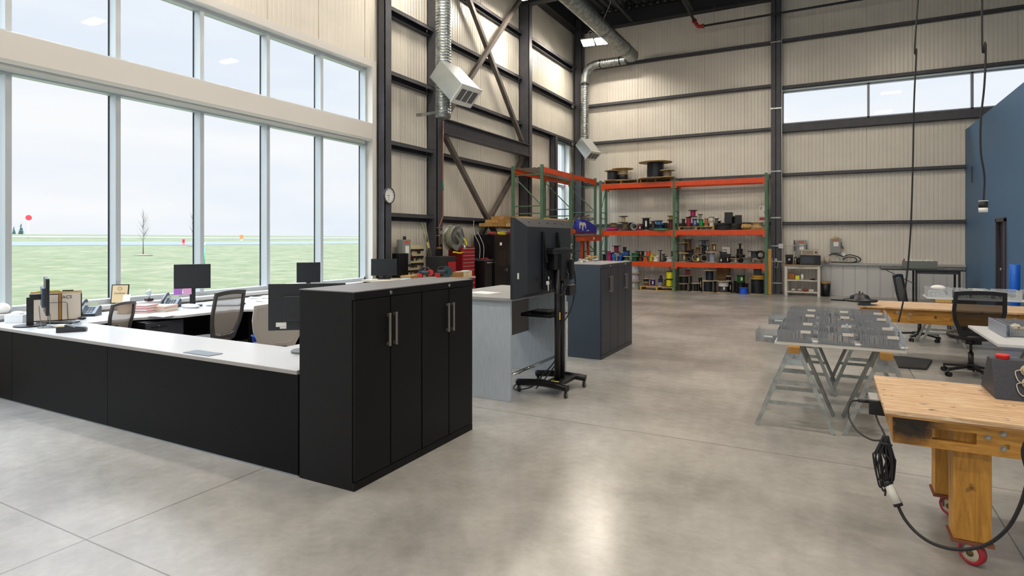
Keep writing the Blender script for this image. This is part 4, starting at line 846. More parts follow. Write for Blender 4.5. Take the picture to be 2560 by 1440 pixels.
def rbeam(parent, a, b, z, h=.115, w=.045, red=None):
    m = MB().bar((a[0], a[1], z-h/2), (b[0], b[1], z-h/2), w, h)
    for p_, q_ in ((a, b), (b, a)):
        d = (Vector((*q_, 0))-Vector((*p_, 0))).normalized(); c_ = Vector((*p_, 0))+d*.02
        m.bar((c_.x, c_.y, z-h-.06), (c_.x, c_.y, z+.02), w+.012, .07, tuple(d))
    m.build('load_beam', red or ORANGE, parent, .002, True)
def wire_deck(parent, x0, x1, y0, y1, z, m_=None):
    m = MB(); x = x0
    if x1-x0 > y1-y0:
        while x <= x1: m.box(x-.004, x+.004, y0, y1, z, z+.006); m.box(x-.004, x+.004, y0-.004, y0+.002, z-.02, z); x += .05
        for y in (y0+.1, (y0+y1)/2, y1-.1): m.box(x0, x1, y-.012, y+.012, z-.02, z)
    else:
        y = y0
        while y <= y1: m.box(x0, x1, y-.004, y+.004, z, z+.006); y += .05
        for xx in (x0+.1, (x0+x1)/2, x1-.1): m.box(xx-.012, xx+.012, y0, y1, z-.02, z)
    m.build('wire_deck', m_ or mat('9a9c98', .4, .6), parent, 0, True)
RX = [-6.84, -4.39, -1.69]; RF, RB = 19.1, 19.7
R1 = thing('pallet_rack', (-4.3, 19.4, 0), 'long green and orange pallet rack of cable reels against the back wall', 'rack')
for x in RX: upright(R1, x, RF+.03, x, RB-.03, 3.62, 'x')
SH = [.925, 1.935, 3.49]
for z in SH:
    for xa, xb in zip(RX, RX[1:]):
        for y in (RF+.03, RB-.03): rbeam(R1, (xa+.04, y), (xb-.04, y), z, .15)
        wire_deck(R1, xa+.06, xb-.06, RF, RB, z)
R2 = thing('pallet_rack', (-7.3, 16.6, 0), 'green and orange pallet rack standing along the window wall near the corner', 'rack')
LX, LB_ = -6.84, -7.72
for y in (14.5, 16.55, 18.6): upright(R2, LX, y, LB_, y, 3.66, 'y')
for ya, yb in ((14.54, 16.51), (16.59, 18.56)):
    for x in (LX, LB_):
        rbeam(R2, (x, ya), (x, yb), 3.6, .14, .05); rbeam(R2, (x, ya), (x, yb), 1.96, .14, .05)
    m = MB(); x = LB_+.06
    while x < LX-.04: m.box(x-.03, x+.03, ya, yb, 3.58, 3.6); x += .14
    m.build('deck_slats', mat('77736a', .5, .3), R2, 0, True)
    MB().box(LB_+.03, LX-.03, ya, yb, 1.93, 1.95).build('deck_board', mat('8a7a62', .7), R2, 0, True)
for k in range(9):
    z = 1.965+.095*(k//3); w = [(-7.72, -7.45), (-7.43, -7.2), (-7.18, -6.92)][k % 3]
    tag(MB().box(w[0], w[1], 12.7+.2*(k % 3)+.3*(k//3), 18.3-.25*(k//3)-.2*(k % 3), z, z+.085).build('lumber_bundle', mat(['b08a50', 'a07c46', 'c2a068'][k % 3], .7, nz=.1, ns=4, scale=(1, .2, 1))), '%s long board in the %s layer on the rack by the window wall' % (('rear', 'middle', 'front')[k % 3], ('bottom', 'middle', 'top')[k//3]), 'board', 'long boards on the rack')
sc = thing('scrap_bundle', (-7.0, 17.6, 2.2), 'grey bundle of pipe brackets on the boards at the rack end', 'brackets'); m = MB(); rr = random.Random(5)
for k in range(16): a = Vector((rr.uniform(-.25, .2), rr.uniform(-.7, .5), rr.uniform(0, .18))); m.bar(a, a+Vector((rr.uniform(-.2, .2), rr.uniform(-.3, .3), rr.uniform(-.03, .08))), .03, .04)
m.build('bracket', mat('6c6455', .5, .5), sc)
bg_ = thing('blue_bag', (-6.93, 17.9, 1.96), 'bright blue bag with a white animal print hanging over the rack beam', 'bag')
MB().prism([(-1.05, -.1), (-1.05, .1), (-.8, .32), (-.3, .3), (.2, .2), (.62, .1), (.62, -.1)], .135, .175, 'x').prism([(-1.05, .02), (-.85, .3), (-.3, .28), (.2, .18), (.62, .08), (.62, .0)], -.2, .135, 'x').build('bag_body', mat('1f33a6', .55, bump=.4, ns=9), bg_, .01)
MB().prism([(-.9, .02), (-.84, .02), (-.82, .12), (-.7, .13), (-.66, -.04), (-.6, -.04), (-.57, .1), (-.45, .12), (-.42, .03), (-.36, .03), (-.36, .17), (-.5, .22), (-.72, .2), (-.8, .24), (-.9, .2), (-.93, .13)], .176, .178, 'x').prism([(-.3, -.05), (-.1, -.05), (-.1, -.02), (-.3, -.02)], .176, .178, 'x').build('animal_print', WHITE, bg_)
st = thing('orange_stand', (-6.75, 17.6, 0), 'orange-red steel stand with an angled leg in front of the corner rack', 'stand')
OR2 = mat('b84a22', .5)
MB().box(-6.78, -6.5, 16.75, 18.3, 1.6, 1.76).build('crossbeam', OR2, st, 0, True); MB().box(-6.8, -6.48, 16.72, 18.33, 1.76, 1.8).build('top_plate', mat('8d8d8d', .4, .5), st, 0, True); MB().bar((-6.64, 17.4, 1.6), (-6.64, 17.6, .0), .07, .07, (1, 0, 0)).bar((-6.64, 16.9, 1.6), (-6.64, 16.85, .0), .07, .07, (1, 0, 0)).build('leg', OR2, st, 0, True); MB().box(-6.499, -6.495, 17.5, 17.6, 1.64, 1.72).build('white_label', PAPER, st, 0, True)
m = thing('plastic_pile', (-5.95, 15.75, 0), 'pile of clear plastic wrap and tan scraps behind the far slate cabinets', 'pile'); rr = random.Random(9); q = MB(); q2 = MB()
for k in range(40): q.ball((rr.uniform(-.28, .28), rr.uniform(-.4, .4), rr.uniform(.84, 1.1)), rr.uniform(.05, .12), (1, 1.2, .5), 6)
for k in range(8): a = Vector((rr.uniform(-.2, .2), rr.uniform(-.3, .3), rr.uniform(1., 1.15))); q2.bar(a, a+Vector((rr.uniform(-.2, .2), rr.uniform(-.3, .3), .05)), .04)
q.build('plastic_wrap', mat('b9bcbe', .3, nz=.2, ns=12), m); m['kind'] = 'stuff'; q2.build('tan_scrap', TAN, m); MB().box(-.35, .35, -.5, .5, .0, .86).build('bin_body', mat('77705f', .6), m)
for k in range(4):
    o = thing('storage_tray', (-6.42, 14.9, .96+.145*k), ('bottom', 'second lowest', 'second highest', 'top')[k]+' white plastic tray in the stack right of the television', 'tray', 'white plastic trays')
    MB().box(-.2, .2, -.2, .2, 0, .03).box(-.21, .21, -.21, .21, .1, .13).box(-.19, .19, -.19, .19, .03, .1).build('tray', mat('c3c3be', .5), o)
tag(MB().box(-6.66, -6.2, 14.66, 15.14, 0, .955).build('tray_stand', mat('5a5c5e', .5)), 'grey cabinet under the stack of white trays', 'cabinet')
# ---- pallets
def pallet(x0, x1, z, label, y0=19.14, y1=19.66, m_=None, h=.12):
    o = thing('pallet', ((x0+x1)/2, (y0+y1)/2, z), label, 'pallet', 'wooden pallets'); w = m_ or mat('a88a54', .8, nz=.2, ns=12)
    m = MB(); n = 5
    for i in range(n): yy = y0+(y1-y0-.09)*i/(n-1); m.box(x0, x1, yy, yy+.09, z+h-.02, z+h)
    m.build('deck_board', w, o, 0, True); m = MB()
    for i in range(3): xx = x0+(x1-x0-.05)*i/2; m.box(xx, xx+.05, y0, y1, z+.016, z+h-.02)
    m.build('stringer', w, o, 0, True); MB().box(x0, x1, y0, y0+.09, z, z+.016).box(x0, x1, y1-.09, y1, z, z+.016).build('bottom_board', w, o, 0, True)
    return z+h
# ---- cable reels
RC = {}
def reel(x, y, z, R, h, rc, cf, cw, label, group, tagc=None, axis='z', sq=False):
    key = (round(R, 2), round(h, 2), round(rc, 2), cf, cw)
    o = thing('cable_reel', (x, y, z), label, 'reel', group)
    t = min(.02, h*.12); F = mat(cf, .6, nz=.15, ns=14); Wm = mat(cw, .42, sp=.4)
    if key not in RC:
        a = MB().lathe([(R, 0), (R, t), (rc*.4, t), (rc*.4, 0)], n=28).build('flange', F, o); b = MB().lathe([(R, h-t), (R, h), (rc*.3, h), (rc*.3, h-t)], n=28).build('flange', F, o)
        pr = []; n = max(3, min(14, int((h-2*t)/.022))); st = (h-2*t)/n
        for i in range(n): z0 = t+i*st; pr += [(rc-.004, z0), (rc, z0+st*.3), (rc, z0+st*.7), (rc-.004, z0+st)]
        c_ = MB().lathe(pr, n=28).build('wound_cable', Wm, o); RC[key] = (a.data, b.data, c_.data)
    else:
        for nm, d in zip(('flange', 'flange', 'wound_cable'), RC[key]): q = bpy.data.objects.new(nm, d); COL.objects.link(q); q.parent = o
    if tagc: MB().box(rc*.1, rc*.1+min(.05, rc*.5), -rc-.006, -rc-.003, h*.3, h*.75).build('paper_tag', mat(tagc, .7), o)
    return z+h
def coil(x, y, z, R, r, n, col, label, group=None, rows=2):
    o = MB(); rr = random.Random(int(x*100))
    for k in range(n): o.torus((rr.uniform(-.02, .02), rr.uniform(-.02, .02), r+(k//rows)*r*1.8), R-(k % rows)*r*2.1, r, 'z', 24, 6)
    o = o.build('cable_coil', mat(col, .5), None, 0, False, (x, y, z)); tag(o, label, 'coil', group); return z+(n//rows+1)*r*1.8
A5 = lambda u, v: (1460+u/5.12, 380+v/5.12); B9 = lambda u, v: (1480+u/9., 580+v/9.); C9 = lambda u, v: (1680+u/9., 580+v/9.)
def put(cv, uL, uR, vT, vB, y, z, rc, cf, cw, label, group, tagc=None):
    # flange spans uL..uR, height vT..vB at depth y, resting at z; rc = core radius / flange radius
    a = ony(*cv(uL, vT), y); b = ony(*cv(uR, vB), y); R = abs(b[0]-a[0])/2; h = a[2]-ony(*cv(uL, vB), y)[2]
    return reel((a[0]+b[0])/2, y, z, R, max(.04, h), R*rc, cf, cw, label, group, tagc)
Z0, Z1, Z2, Z3 = .002, SH[0]+.006, SH[1]+.006, SH[2]+.006
WD = 'b0966a'; KB = '17181c'; PK = 'c23a7e'
# top shelf
pz = pallet(-6.72, -5.55, Z3, 'wooden pallet with two reels on the rack top, left of the big reel', m_=DKWOOD); pz2 = pallet(-5.5, -4.46, Z3, 'wooden pallet under the biggest reel on the rack top', m_=DKWOOD)
put(A5, 270, 455, 230, 360, 19.3, pz, .66, WD, '23262e', 'left black cable reel on the rack-top left pallet', 'reels on the rack top')
put(A5, 360, 625, 195, 350, 19.5, pz, .5, WD, 'b39a72', 'half-empty tan reel with wide flange on the rack-top left pallet', 'reels on the rack top')
x_ = ony(*A5(492, 300), 19.5); tag(MB().lathe([(.178, .025), (.185, .03), (.185, .2), (.178, .21)], (x_[0], 19.5, pz)).build('cable_wrap', mat('20232b', .4)), 'black cable wound on the lower half of the tan reel', 'cable')
put(A5, 708, 1125, 115, 328, 19.36, pz2, .5, WD, '1d212b', 'largest cable reel, black cable, on the rack-top right pallet', 'reels on the rack top')
put(A5, 975, 1160, 225, 320, 19.1, pz2, .55, WD, '7a6a50', 'small reel in front of the largest reel on the rack top', 'reels on the rack top')
# middle shelf, left bay
G = 'reels on the middle shelf, left bay'
a = ony(*A5(360, 1000), 19.35); q = coil(a[0], 19.35, Z2, .2, .018, 6, 'b23a80', 'pink cable coil at the left of the middle shelf'); coil(a[0]+.02, 19.36, q-.02, .17, .014, 2, '2a2024', 'dark cable coil lying on the pink coil')
put(A5, 315, 440, 885, 935, 19.36, q+.0, .55, '8a7048', TAN.name and 'a08458', 'low tan reel on the pink coil', G)
z = put(A5, 475, 580, 900, 1000, 19.35, Z2, .6, '50453a', '7a6a4c', 'brown reel with a second reel stacked on it, middle shelf', G)
put(A5, 450, 560, 795, 880, 19.35, z, .5, '2c2c2e', 'c0ac86', 'cream reel stacked high on the brown reel, middle shelf', G)
for i, (u, v, s, c_) in enumerate(((640, 930, .11, '8a8c8c'), (690, 960, .09, '3a3c44'), (615, 970, .08, '6f6252'))):
    a = ony(*A5(u, v), 19.3+.1*i); tag(MB().torus((0, 0, 0), s, .025, 'y', 20, 8, 1, 0, .9).torus((.02, .03, 0), s*.8, .02, 'y', 20, 8).build('tubing_coil', mat(c_, .4), None, 0, False, (a[0], 19.3+.1*i, Z2+s*.9+.026)), ('light grey upright', 'dark blue-grey upright', 'brown upright')[i]+' tubing coil on the middle shelf', 'coil', 'upright tubing coils')
put(A5, 735, 850, 838, 1000, 19.35, Z2, .75, '8a8c8e', '202124', 'tall black reel with white label left of the blue reel', G, 'e8e8e8')
put(A5, 678, 752, 930, 1000, 19.22, Z2, .7, 'a03040', '6a2c38', 'small red and white reel at the shelf edge', G, 'e8e8e8')
z = put(A5, 925, 1035, 898, 965, 19.38, Z2, .72, '1c2440', '1f2f70', 'navy reel under the blue reel, middle shelf', G)
put(A5, 910, 1012, 835, 893, 19.38, z, .7, '303234', '2f7fc4', 'bright blue reel stacked on the navy reel', G)
a = ony(*A5(1000, 990), 19.3); coil(a[0], 19.3, Z2, .28, .014, 8, '2f9a58', 'flat green cable coil on the middle shelf', None, 4)
z = put(A5, 1065, 1160, 870, 1000, 19.4, Z2, .6, '2e3230', '7a2a30', 'dark red reel by the rack post, under the yellow reel', G)
put(A5, 1070, 1155, 815, 870, 19.4, z, .6, '3a3428', 'b0963a', 'yellow reel stacked by the middle rack post', G)
# middle shelf, right bay
G = 'reels on the middle-shelf pallet'
pa = ony(1697, 570, 19.2)[0]; pb = ony(1786, 570, 19.2)[0]
pz = pallet(pa, pb, Z2, 'wooden pallet of coloured reels on the middle shelf, right bay', h=.11)
put(A5, 1245, 1300, 850, 948, 19.3, pz, .7, '26262a', '1d1e24', 'small black reel at the left of the pallet', G)
z = put(A5, 1300, 1380, 825, 948, 19.32, pz, .72, '2a2024', '9c1f3c', 'crimson reel under the magenta reel', G)
put(A5, 1340, 1450, 765, 852, 19.36, z, .6, '34343a', 'b01a5c', 'magenta reel stacked highest on the pallet', G)
put(A5, 1383, 1452, 850, 948, 19.25, pz, .72, '24304a', '4a5ca8', 'blue-violet reel in the middle of the pallet', G, 'c0c8e8')
z = put(A5, 1465, 1532, 862, 948, 19.25, pz, .8, '2a5a3c', '1f9a54', 'bright green reel on the pallet', G)
put(A5, 1458, 1522, 788, 860, 19.3, z, .5, '55524e', '9a9490', 'grey reel stacked on the bright green reel', G)
put(A5, 1535, 1597, 840, 948, 19.25, pz, .8, 'b8b4ac', 'a8623c', 'orange-brown and white reel on the pallet', G)
z = put(A5, 1600, 1668, 890, 948, 19.25, pz, .85, 'd0ccc4', 'd4cdc2', 'lower white reel on the pallet', G); put(A5, 1600, 1668, 825, 888, 19.25, z, .8, '5a5652', 'd6cfc6', 'upper white reel on the pallet', G)
put(A5, 1662, 1730, 845, 948, 19.34, pz, .6, '35373a', '6a7068', 'grey-green reel at the right end of the pallet', G)
a = ony(*A5(1810, 980), 19.35); coil(a[0], 19.35, Z2, .26, .022, 9, '1c1b1e', 'wide black cable coil pile right of the pallet', None, 2)
a = ony(*A5(1940, 980), 19.35); coil(a[0], 19.33, Z2, .2, .02, 9, '26211f', 'brown-black cable coil pile in the middle shelf right bay', None, 2)
for i, (u0, u1, v0, v1, l) in enumerate(((1800, 1895, 820, 888, 'lower black parts box on the coil pile'), (1802, 1900, 750, 818, 'upper black parts box on the coil pile'), (1935, 2015, 770, 880, 'right black parts box on the coils'))):
    a = ony(*A5(u0, v0), 19.3); b = ony(*A5(u1, v1), 19.3); zb = [2.142, 2.31, 2.12][i]
    tag(MB().box(a[0], b[0], 19.25, 19.45, zb, zb+a[2]-b[2]).build('parts_box', BLACK, None, .004), l, 'box', 'black boxes on the middle shelf')
x = tag(MB().ball((0, 0, .09), .2, (1.3, .7, .45)).build('tan_bag', mat('b89458', .8, nz=.25, ns=12, bump=.6), None, 0, False, (ony(*A5(2060, 950), 19.35)[0], 19.35, Z2)), 'crumpled tan bag right of the black coils', 'bag')
a = ony(*A5(2225, 980), 19.3); tag(MB().box(a[0]-.18, a[0]+.2, 19.2, 19.6, Z2, Z2+.07).build('tan_carton', CARD, None, .004), 'flat tan carton under the wide tan reel', 'carton')
reel(a[0]-.02, 19.4, Z2+.07, .19, .16, .14, 'cfc2a8', 'b89868', 'wide tan reel on a flat carton at the shelf end', 'reels on the middle shelf, right bay')
a = ony(*A5(2262, 890), 19.5)
for i, (w, hh, c_, l) in enumerate(((.2, .26, 'd4cec8', 'lowest white carton at the right rack post'), (.22, .14, 'c8b0ac', 'white carton with a red stripe at the right rack post'), (.22, .33, 'd8d2ca', 'top white printed carton at the right rack post'))):
    zb = Z2+[0, .26, .4][i]; c = thing('printed_carton', (a[0]+.06, 19.62, zb), l, 'carton', 'white printed cartons'); MB().box(-w/2, w/2, -.06, .06, 0, hh-.002).build('carton_body', mat(c_, .7), c, .003)
    q = MB()
    if i == 1: q.box(-w/2+.01, w/2-.01, -.062, -.06, .03, .11); q.build('red_stripe', mat('a03048', .6), c)
    else:
        q.box(-.07, -.055, -.062, -.06, hh*.6, hh*.85).box(-.05, -.03, -.062, -.06, hh*.8, hh*.85).bar((.02, -.061, hh*.4), (.07, -.061, hh*.5), .002, .02).bar((.03, -.061, hh*.3), (.08, -.061, hh*.22), .002, .02); q.build('print_marks', BLACK, c)
# low shelf, left bay
G = 'coloured reels on the low shelf'
put(B9, 225, 318, 500, 640, 19.35, Z1, .8, '2a2c2c', '191b1c', 'black reel at the far left of the low shelf', G)
z = put(B9, 330, 438, 545, 655, 19.25, Z1, .85, 'b04080', PK, 'lower pink reel at the low shelf left end', G); put(B9, 330, 430, 440, 543, 19.25, z, .85, 'a03070', 'a82a60', 'upper pink reel at the low shelf left end', G)
z = put(B9, 400, 500, 480, 655, 19.5, Z1, .75, '301822', '4a1226', 'tall maroon reel behind the light blue reel', G); put(B9, 455, 640, 320, 478, 19.5, z, .55, '3a1a28', '8a1c40', 'wine-red reel stacked highest on the low shelf', G)
z = put(B9, 445, 545, 580, 655, 19.22, Z1, .8, '2c5a9a', '5566b0', 'small violet-blue reel under the light blue one', G); put(B9, 445, 540, 500, 578, 19.22, z, .8, '2a6a9c', '2f86c8', 'light blue reel at the low shelf front', G)
z = put(B9, 575, 690, 580, 655, 19.25, Z1, .75, '1c3c7c', '1f5cc0', 'royal blue reel at the low shelf front', G); put(B9, 600, 700, 482, 578, 19.27, z, .7, '1c3c7c', '2a66c4', 'upper royal blue reel at the low shelf front', G)
z = put(B9, 640, 850, 535, 655, 19.5, Z1, .7, '1a2c3c', '1c2c34', 'dark reel hidden behind the green-topped reel', G); z = put(B9, 690, 860, 430, 533, 19.5, z, .85, '203a5c', '2a5c9c', 'steel blue reel in the second tier', G)
put(B9, 690, 780, 345, 428, 19.5, z, .85, '16141c', '221a30', 'square-looking black reel on the steel blue reel', G)
put(B9, 705, 868, 545, 655, 19.24, Z1, .6, 'c8c0a8', '1f6a4c', 'dark green reel with pale flanges', G)
z = put(B9, 895, 1030, 560, 662, 19.27, Z1, .8, '1c4a34', '12603c', 'lower large green reel on the low shelf', G); put(B9, 865, 1065, 470, 558, 19.3, z, .75, '7a9470', '187048', 'upper large green reel with pale rim', G)
z = put(B9, 1040, 1140, 590, 662, 19.25, Z1, .75, '4a2c22', '7a4832', 'brown reel between green and orange', G); put(B9, 1070, 1130, 510, 588, 19.3, z, .8, '3a241e', '5a3428', 'small dark brown reel on the brown one', G)
put(B9, 1080, 1200, 435, 655, 19.55, Z1, .55, '1c1a22', '1f1a28', 'black reel behind the orange reels', G)
z = put(B9, 1145, 1262, 580, 668, 19.24, Z1, .8, 'b8966a', 'e0602c', 'lower orange reel on the low shelf', G)
z2 = put(B9, 1140, 1300, 545, 662, 19.42, Z1, .6, 'a88c64', '6a4a38', 'tan-flanged reel under the upper orange reel', G); put(B9, 1215, 1330, 435, 543, 19.42, z2, .85, 'c05430', 'e0552a', 'upper orange reel on the low shelf', G)
z = put(B9, 1285, 1370, 585, 668, 19.24, Z1, .8, 'b8a41c', 'cdb81c', 'lower yellow reel on the low shelf', G); put(B9, 1310, 1372, 500, 583, 19.26, z, .85, 'b8a820', 'e0cc20', 'upper yellow reel on the low shelf', G)
put(B9, 1370, 1415, 505, 660, 19.4, Z1, .85, 'a8981c', 'c4b020', 'slim yellow reel behind the white reel', G)
z = put(B9, 1372, 1518, 562, 672, 19.24, Z1, .75, 'd8d6d0', 'dcdad4', 'white reel in the middle of the low shelf', G); put(B9, 1430, 1512, 500, 560, 19.26, z, .8, 'cfc4b4', 'd0bca4', 'small cream reel on the white reel', G)
put(B9, 1490, 1592, 412, 660, 19.45, Z1, .28, '20242a', '20242c', 'slender black empty reel standing tall', G)
put(B9, 1560, 1655, 490, 662, 19.35, Z1, .55, '3a3a38', '4a4842', 'dark grey reel beside the wide white reel', G)
put(B9, 1650, 1850, 572, 674, 19.24, Z1, .7, 'c4beb2', 'c9cbcf', 'wide white reel next to the middle rack post', G)
z = put(B9, 1775, 1850, 450, 572, 19.45, 1.09, .75, '2c2a28', '2a2424', 'small dark reel on the shelf by the middle rack post', G)
# low shelf, right bay
G = 'grey reels on the low shelf, right bay'
z = put(C9, 145, 390, 480, 680, 19.26, Z1, .45, WD, '6f6a66', 'lower grey reel with pale flanges next to the middle post', G, 'cabf70'); put(C9, 145, 350, 242, 478, 19.28, z, .5, 'a8925e', '615c5c', 'upper grey reel stacked next to the middle post', G)
z = put(C9, 260, 440, 430, 680, 19.52, Z1, .6, '4a4238', '3a3632', 'dark reel under the tall brown reel', G); put(C9, 240, 480, 175, 428, 19.52, z, .6, '4c4238', '6a5236', 'tall brown reel in the rear of the low shelf', G)
z = put(C9, 500, 680, 500, 680, 19.48, Z1, .5, '6c6458', '5c5a58', 'grey reel behind the loose coils', G); put(C9, 470, 700, 335, 498, 19.45, z, .4, '9a8058', '82603c', 'reel with narrow brown core above the coils', G)
z = put(C9, 650, 780, 320, 680, 19.58, Z1, .6, '2c2c30', '2a2c34', 'tall dark reel behind, under the blue-cored reel', G); put(C9, 600, 830, 190, 318, 19.58, z, .4, '3c3a38', '41607a', 'blue-cored reel at the back of the low shelf', G)
z = put(C9, 755, 1045, 455, 690, 19.28, Z1, .45, 'b5ab98', '8f98aa', 'large light grey reel in the centre of the low shelf', G)
put(C9, 850, 1040, 262, 452, 19.3, z, .45, 'a8905e', '6a4e34', 'brown reel on top of the large light grey reel', G, 'e8d8a0'); 
put(C9, 735, 860, 300, 455, 19.45, z, .5, 'a08c60', '5a5a60', 'grey reel with a yellow tag left of the brown reel', G, 'dcc98c')
for i, (u0, u1, c_) in enumerate(((440, 630, '8a8070'), (635, 825, '77736c'), (310, 440, '5c5650'))):
    a = ony(*C9(u0, 600), 19.22); b = ony(*C9(u1, 600), 19.22); R = (b[0]-a[0])/2; m = MB()
    for k in range(5): m.torus((0, .012*k, 0), R-.018-.006*(k % 3), .013, 'y', 24, 6)
    tag(m.build('cable_coil', mat(c_, .5), None, 0, False, ((a[0]+b[0])/2, 19.2, Z1+R)), ('upright tan-grey cable coil with yellow note on the low shelf', 'upright grey cable coil beside the large grey reel', 'small upright coil right of the first grey reels')[i], 'coil', 'upright cable coils')
tag(MB().box(-.04, .04, 0, .004, 0, .1).build('paper_note', mat('d8c860', .7), None, 0, False, (ony(*C9(585, 610), 19.17)[0], 19.17, Z1+.04)), 'yellow note on the upright tan-grey coil', 'note')
a = ony(*C9(1125, 310), 19.4); b = ony(*C9(1308, 462), 19.4); c = thing('printed_carton', ((a[0]+b[0])/2, 19.42, 1.2), 'white printed carton behind the small black reels', 'carton')
w = b[0]-a[0]; MB().box(-w/2, w/2, 0, .15, 0, a[2]-b[2]).build('carton_body', mat('b8b2b0', .7), c, .003); MB().box(-w*.4, w*.1, -.003, 0, .11, .13).box(-w/2, w*.1, -.003, 0, .0, .06).build('print_marks', mat('2c2a30', .6), c)
tag(MB().box((a[0]+b[0])/2-.13, (a[0]+b[0])/2+.12, 19.36, 19.6, Z1, 1.2).build('parts_box', BLACK, None, .004), 'black box under the white printed carton on the low shelf', 'box')
put(C9, 1035, 1160, 575, 685, 19.24, Z1, .8, '26262a', '3a3c44', 'small dark grey reel right of the large grey reel', G, 'e0d8b0')
put(C9, 1190, 1300, 545, 685, 19.3, Z1, .7, '3a3834', '26241f', 'small black reel with a tan tag', G, 'e0c890')
z = put(C9, 1305, 1530, 598, 695, 19.24, Z1, .75, 'a89a84', '5a5c62', 'low wide grey reel right of the white carton', G, 'c8b890')
z = put(C9, 1430, 1660, 510, 690, 19.5, Z1, .85, '5c5040', '1c1a1a', 'black wide base of the dark reel tower', G); z = put(C9, 1445, 1600, 385, 508, 19.5, z, .85, '2a2a2c', '222426', 'middle reel of the dark tower', G); put(C9, 1480, 1580, 260, 383, 19.5, z, .5, '2c2c2c', '18181a', 'narrow top reel of the dark tower', G)
z = put(C9, 1570, 1828, 570, 692, 19.25, Z1, .8, '8a8880', '6c6c66', 'wide grey cable reel near the right post', G); z = put(C9, 1700, 2000, 420, 568, 19.3, z, .5, '2c2c2e', '45454c', 'dark flanged reel on the wide grey reel', G)
z = put(C9, 1832, 2060, 612, 692, 19.25, Z1, .85, '9a8c70', '5c5a54', 'low reel touching the right rack post', G)
a = ony(*C9(1990, 520), 19.3); tag(MB().torus((0, 0, 0), .11, .03, 'y', 24, 8).torus((0, .05, 0), .1, .03, 'y', 24, 8).build('cable_coil', mat('222224', .5), None, 0, False, (a[0], 19.28, z+.142)), 'black upright ring coil by the right rack post', 'coil')
# floor, left bay
G = 'reels on the floor under the rack'
z = 0.002
for i, l in enumerate(('bottom', 'middle', 'top')): z = put(B9, 790, 1095, 0, 178, 19.35, z, .78, 'b09058', ['93a09c', 'a8a4b8', 'b4c4d4'][i], l+' silver tagged reel in the stack of three beside the slate cabinet', 'stack of three silver reels', 'd8c8b8')
pa = ony(*B9(1092, 1230), 19.2)[0]; pb = ony(*B9(1850, 1230), 19.2)[0]; pz = pallet(pa, pb, 0, 'wooden pallet on the floor carrying yellow reels', 19.12, 19.68, mat('b89858', .8, nz=.2, ns=10), .125)
z = put(B9, 1160, 1290, 1142, 1225, 19.3, pz, .8, 'a8845c', '6a4a3c', 'brown reel under the black one on the floor pallet', G); put(B9, 1152, 1285, 1055, 1140, 19.3, z, .9, 'c8b89c', '141418', 'black reel on the left of the floor pallet', G)
put(B9, 1302, 1428, 1058, 1220, 19.28, pz, .88, 'a08cb0', '3f2460', 'purple reel on the floor pallet', G, 'dcd0c0')
z = put(B9, 1478, 1572, 1135, 1230, 19.28, pz, .85, 'b0b4c4', '9098b0', 'white-blue reel under the navy reel', G); z = put(B9, 1485, 1600, 1060, 1133, 19.3, z, .85, '23284a', '232a5c', 'navy reel on the floor pallet', G); put(B9, 1510, 1590, 990, 1058, 19.35, z, .7, '2a201c', '30221e', 'small brown-black reel on the navy reel', G)
put(B9, 1608, 1668, 1080, 1230, 19.4, pz, .8, '5a4a20', '7a6428', 'slim dark gold reel beside the yellow reels', G)
z = put(B9, 1668, 1812, 1062, 1232, 19.28, pz, .95, '2c2c10', 'd8d414', 'lower bright yellow reel on the floor pallet', G); put(B9, 1665, 1840, 870, 1050, 19.28, z, .92, '2c2c10', 'ddd818', 'upper bright yellow reel on the floor pallet', G)
# floor, right bay
G = 'reels on the floor, right bay'
z = put(C9, 150, 375, 1160, 1330, 19.3, Z0, .7, 'a08c6c', '17151a', 'lower black reel by the middle rack post', G); z = put(C9, 150, 390, 978, 1158, 19.3, z, .85, 'a08c6c', '131216', 'upper black reel by the middle rack post', G)
tag(MB().obox((0, 0, .09), (.14, .1, .14), (.3, 0, .3)).build('red_box', mat('7a3034', .6), None, 0, False, (ony(*C9(355, 930), 19.35)[0], 19.35, z+.012)), 'small faded red box on the black reel', 'box')
put(C9, 428, 650, 1145, 1340, 19.28, Z0, .5, 'b8a488', '1c1a1e', 'black reel with pale flanges second from the post', G)
z = put(C9, 680, 945, 1105, 1360, 19.28, Z0, .72, 'c0ac88', '1c1f2a', 'large dark reel with pale flanges, lower of two', G); put(C9, 690, 1005, 862, 1103, 19.3, z, .55, 'b4a690', '1a1f30', 'large navy reel, upper of two', G)
z = put(C9, 1000, 1315, 1110, 1378, 19.24, Z0, .52, 'b8a080', '46484e', 'wide reel with white and grey cable on the floor', G, 'e4e4e4')
tag(MB().lathe([(.14, .2), (.147, .21), (.147, .335), (.14, .34)], (ony(*C9(1157, 1200), 19.24)[0], 19.24, 0)).build('white_cable_wrap', mat('cfcfd0', .5)), 'white cable wound on the upper half of the wide floor reel', 'cable')
put(C9, 1215, 1330, 990, 1105, 19.3, z, .9, 'c8c4bc', '101114', 'small black reel with white top on the wide reel', G)
a = ony(*C9(1020, 812), 19.6); b = ony(*C9(1300, 1110), 19.6); tag(MB().box(a[0], b[0], 19.5, 19.68, .38, .38+a[2]-b[2]).box(a[0]+.05, b[0]-.05, 19.5, 19.68, 0, .38).build('cardboard_box', mat('6f5234', .8, nz=.15, ns=6), None, .005), 'brown cardboard box standing behind the floor reels', 'carton')
z = put(C9, 1450, 1660, 1130, 1370, 19.4, Z0, .8, '1c1c20', '17171b', 'black reel under the green reel', G); put(C9, 1455, 1650, 968, 1128, 19.38, z, .88, '1f3a20', '0f5a1c', 'dark green reel on the floor, right bay', G, 'd0c8a0')
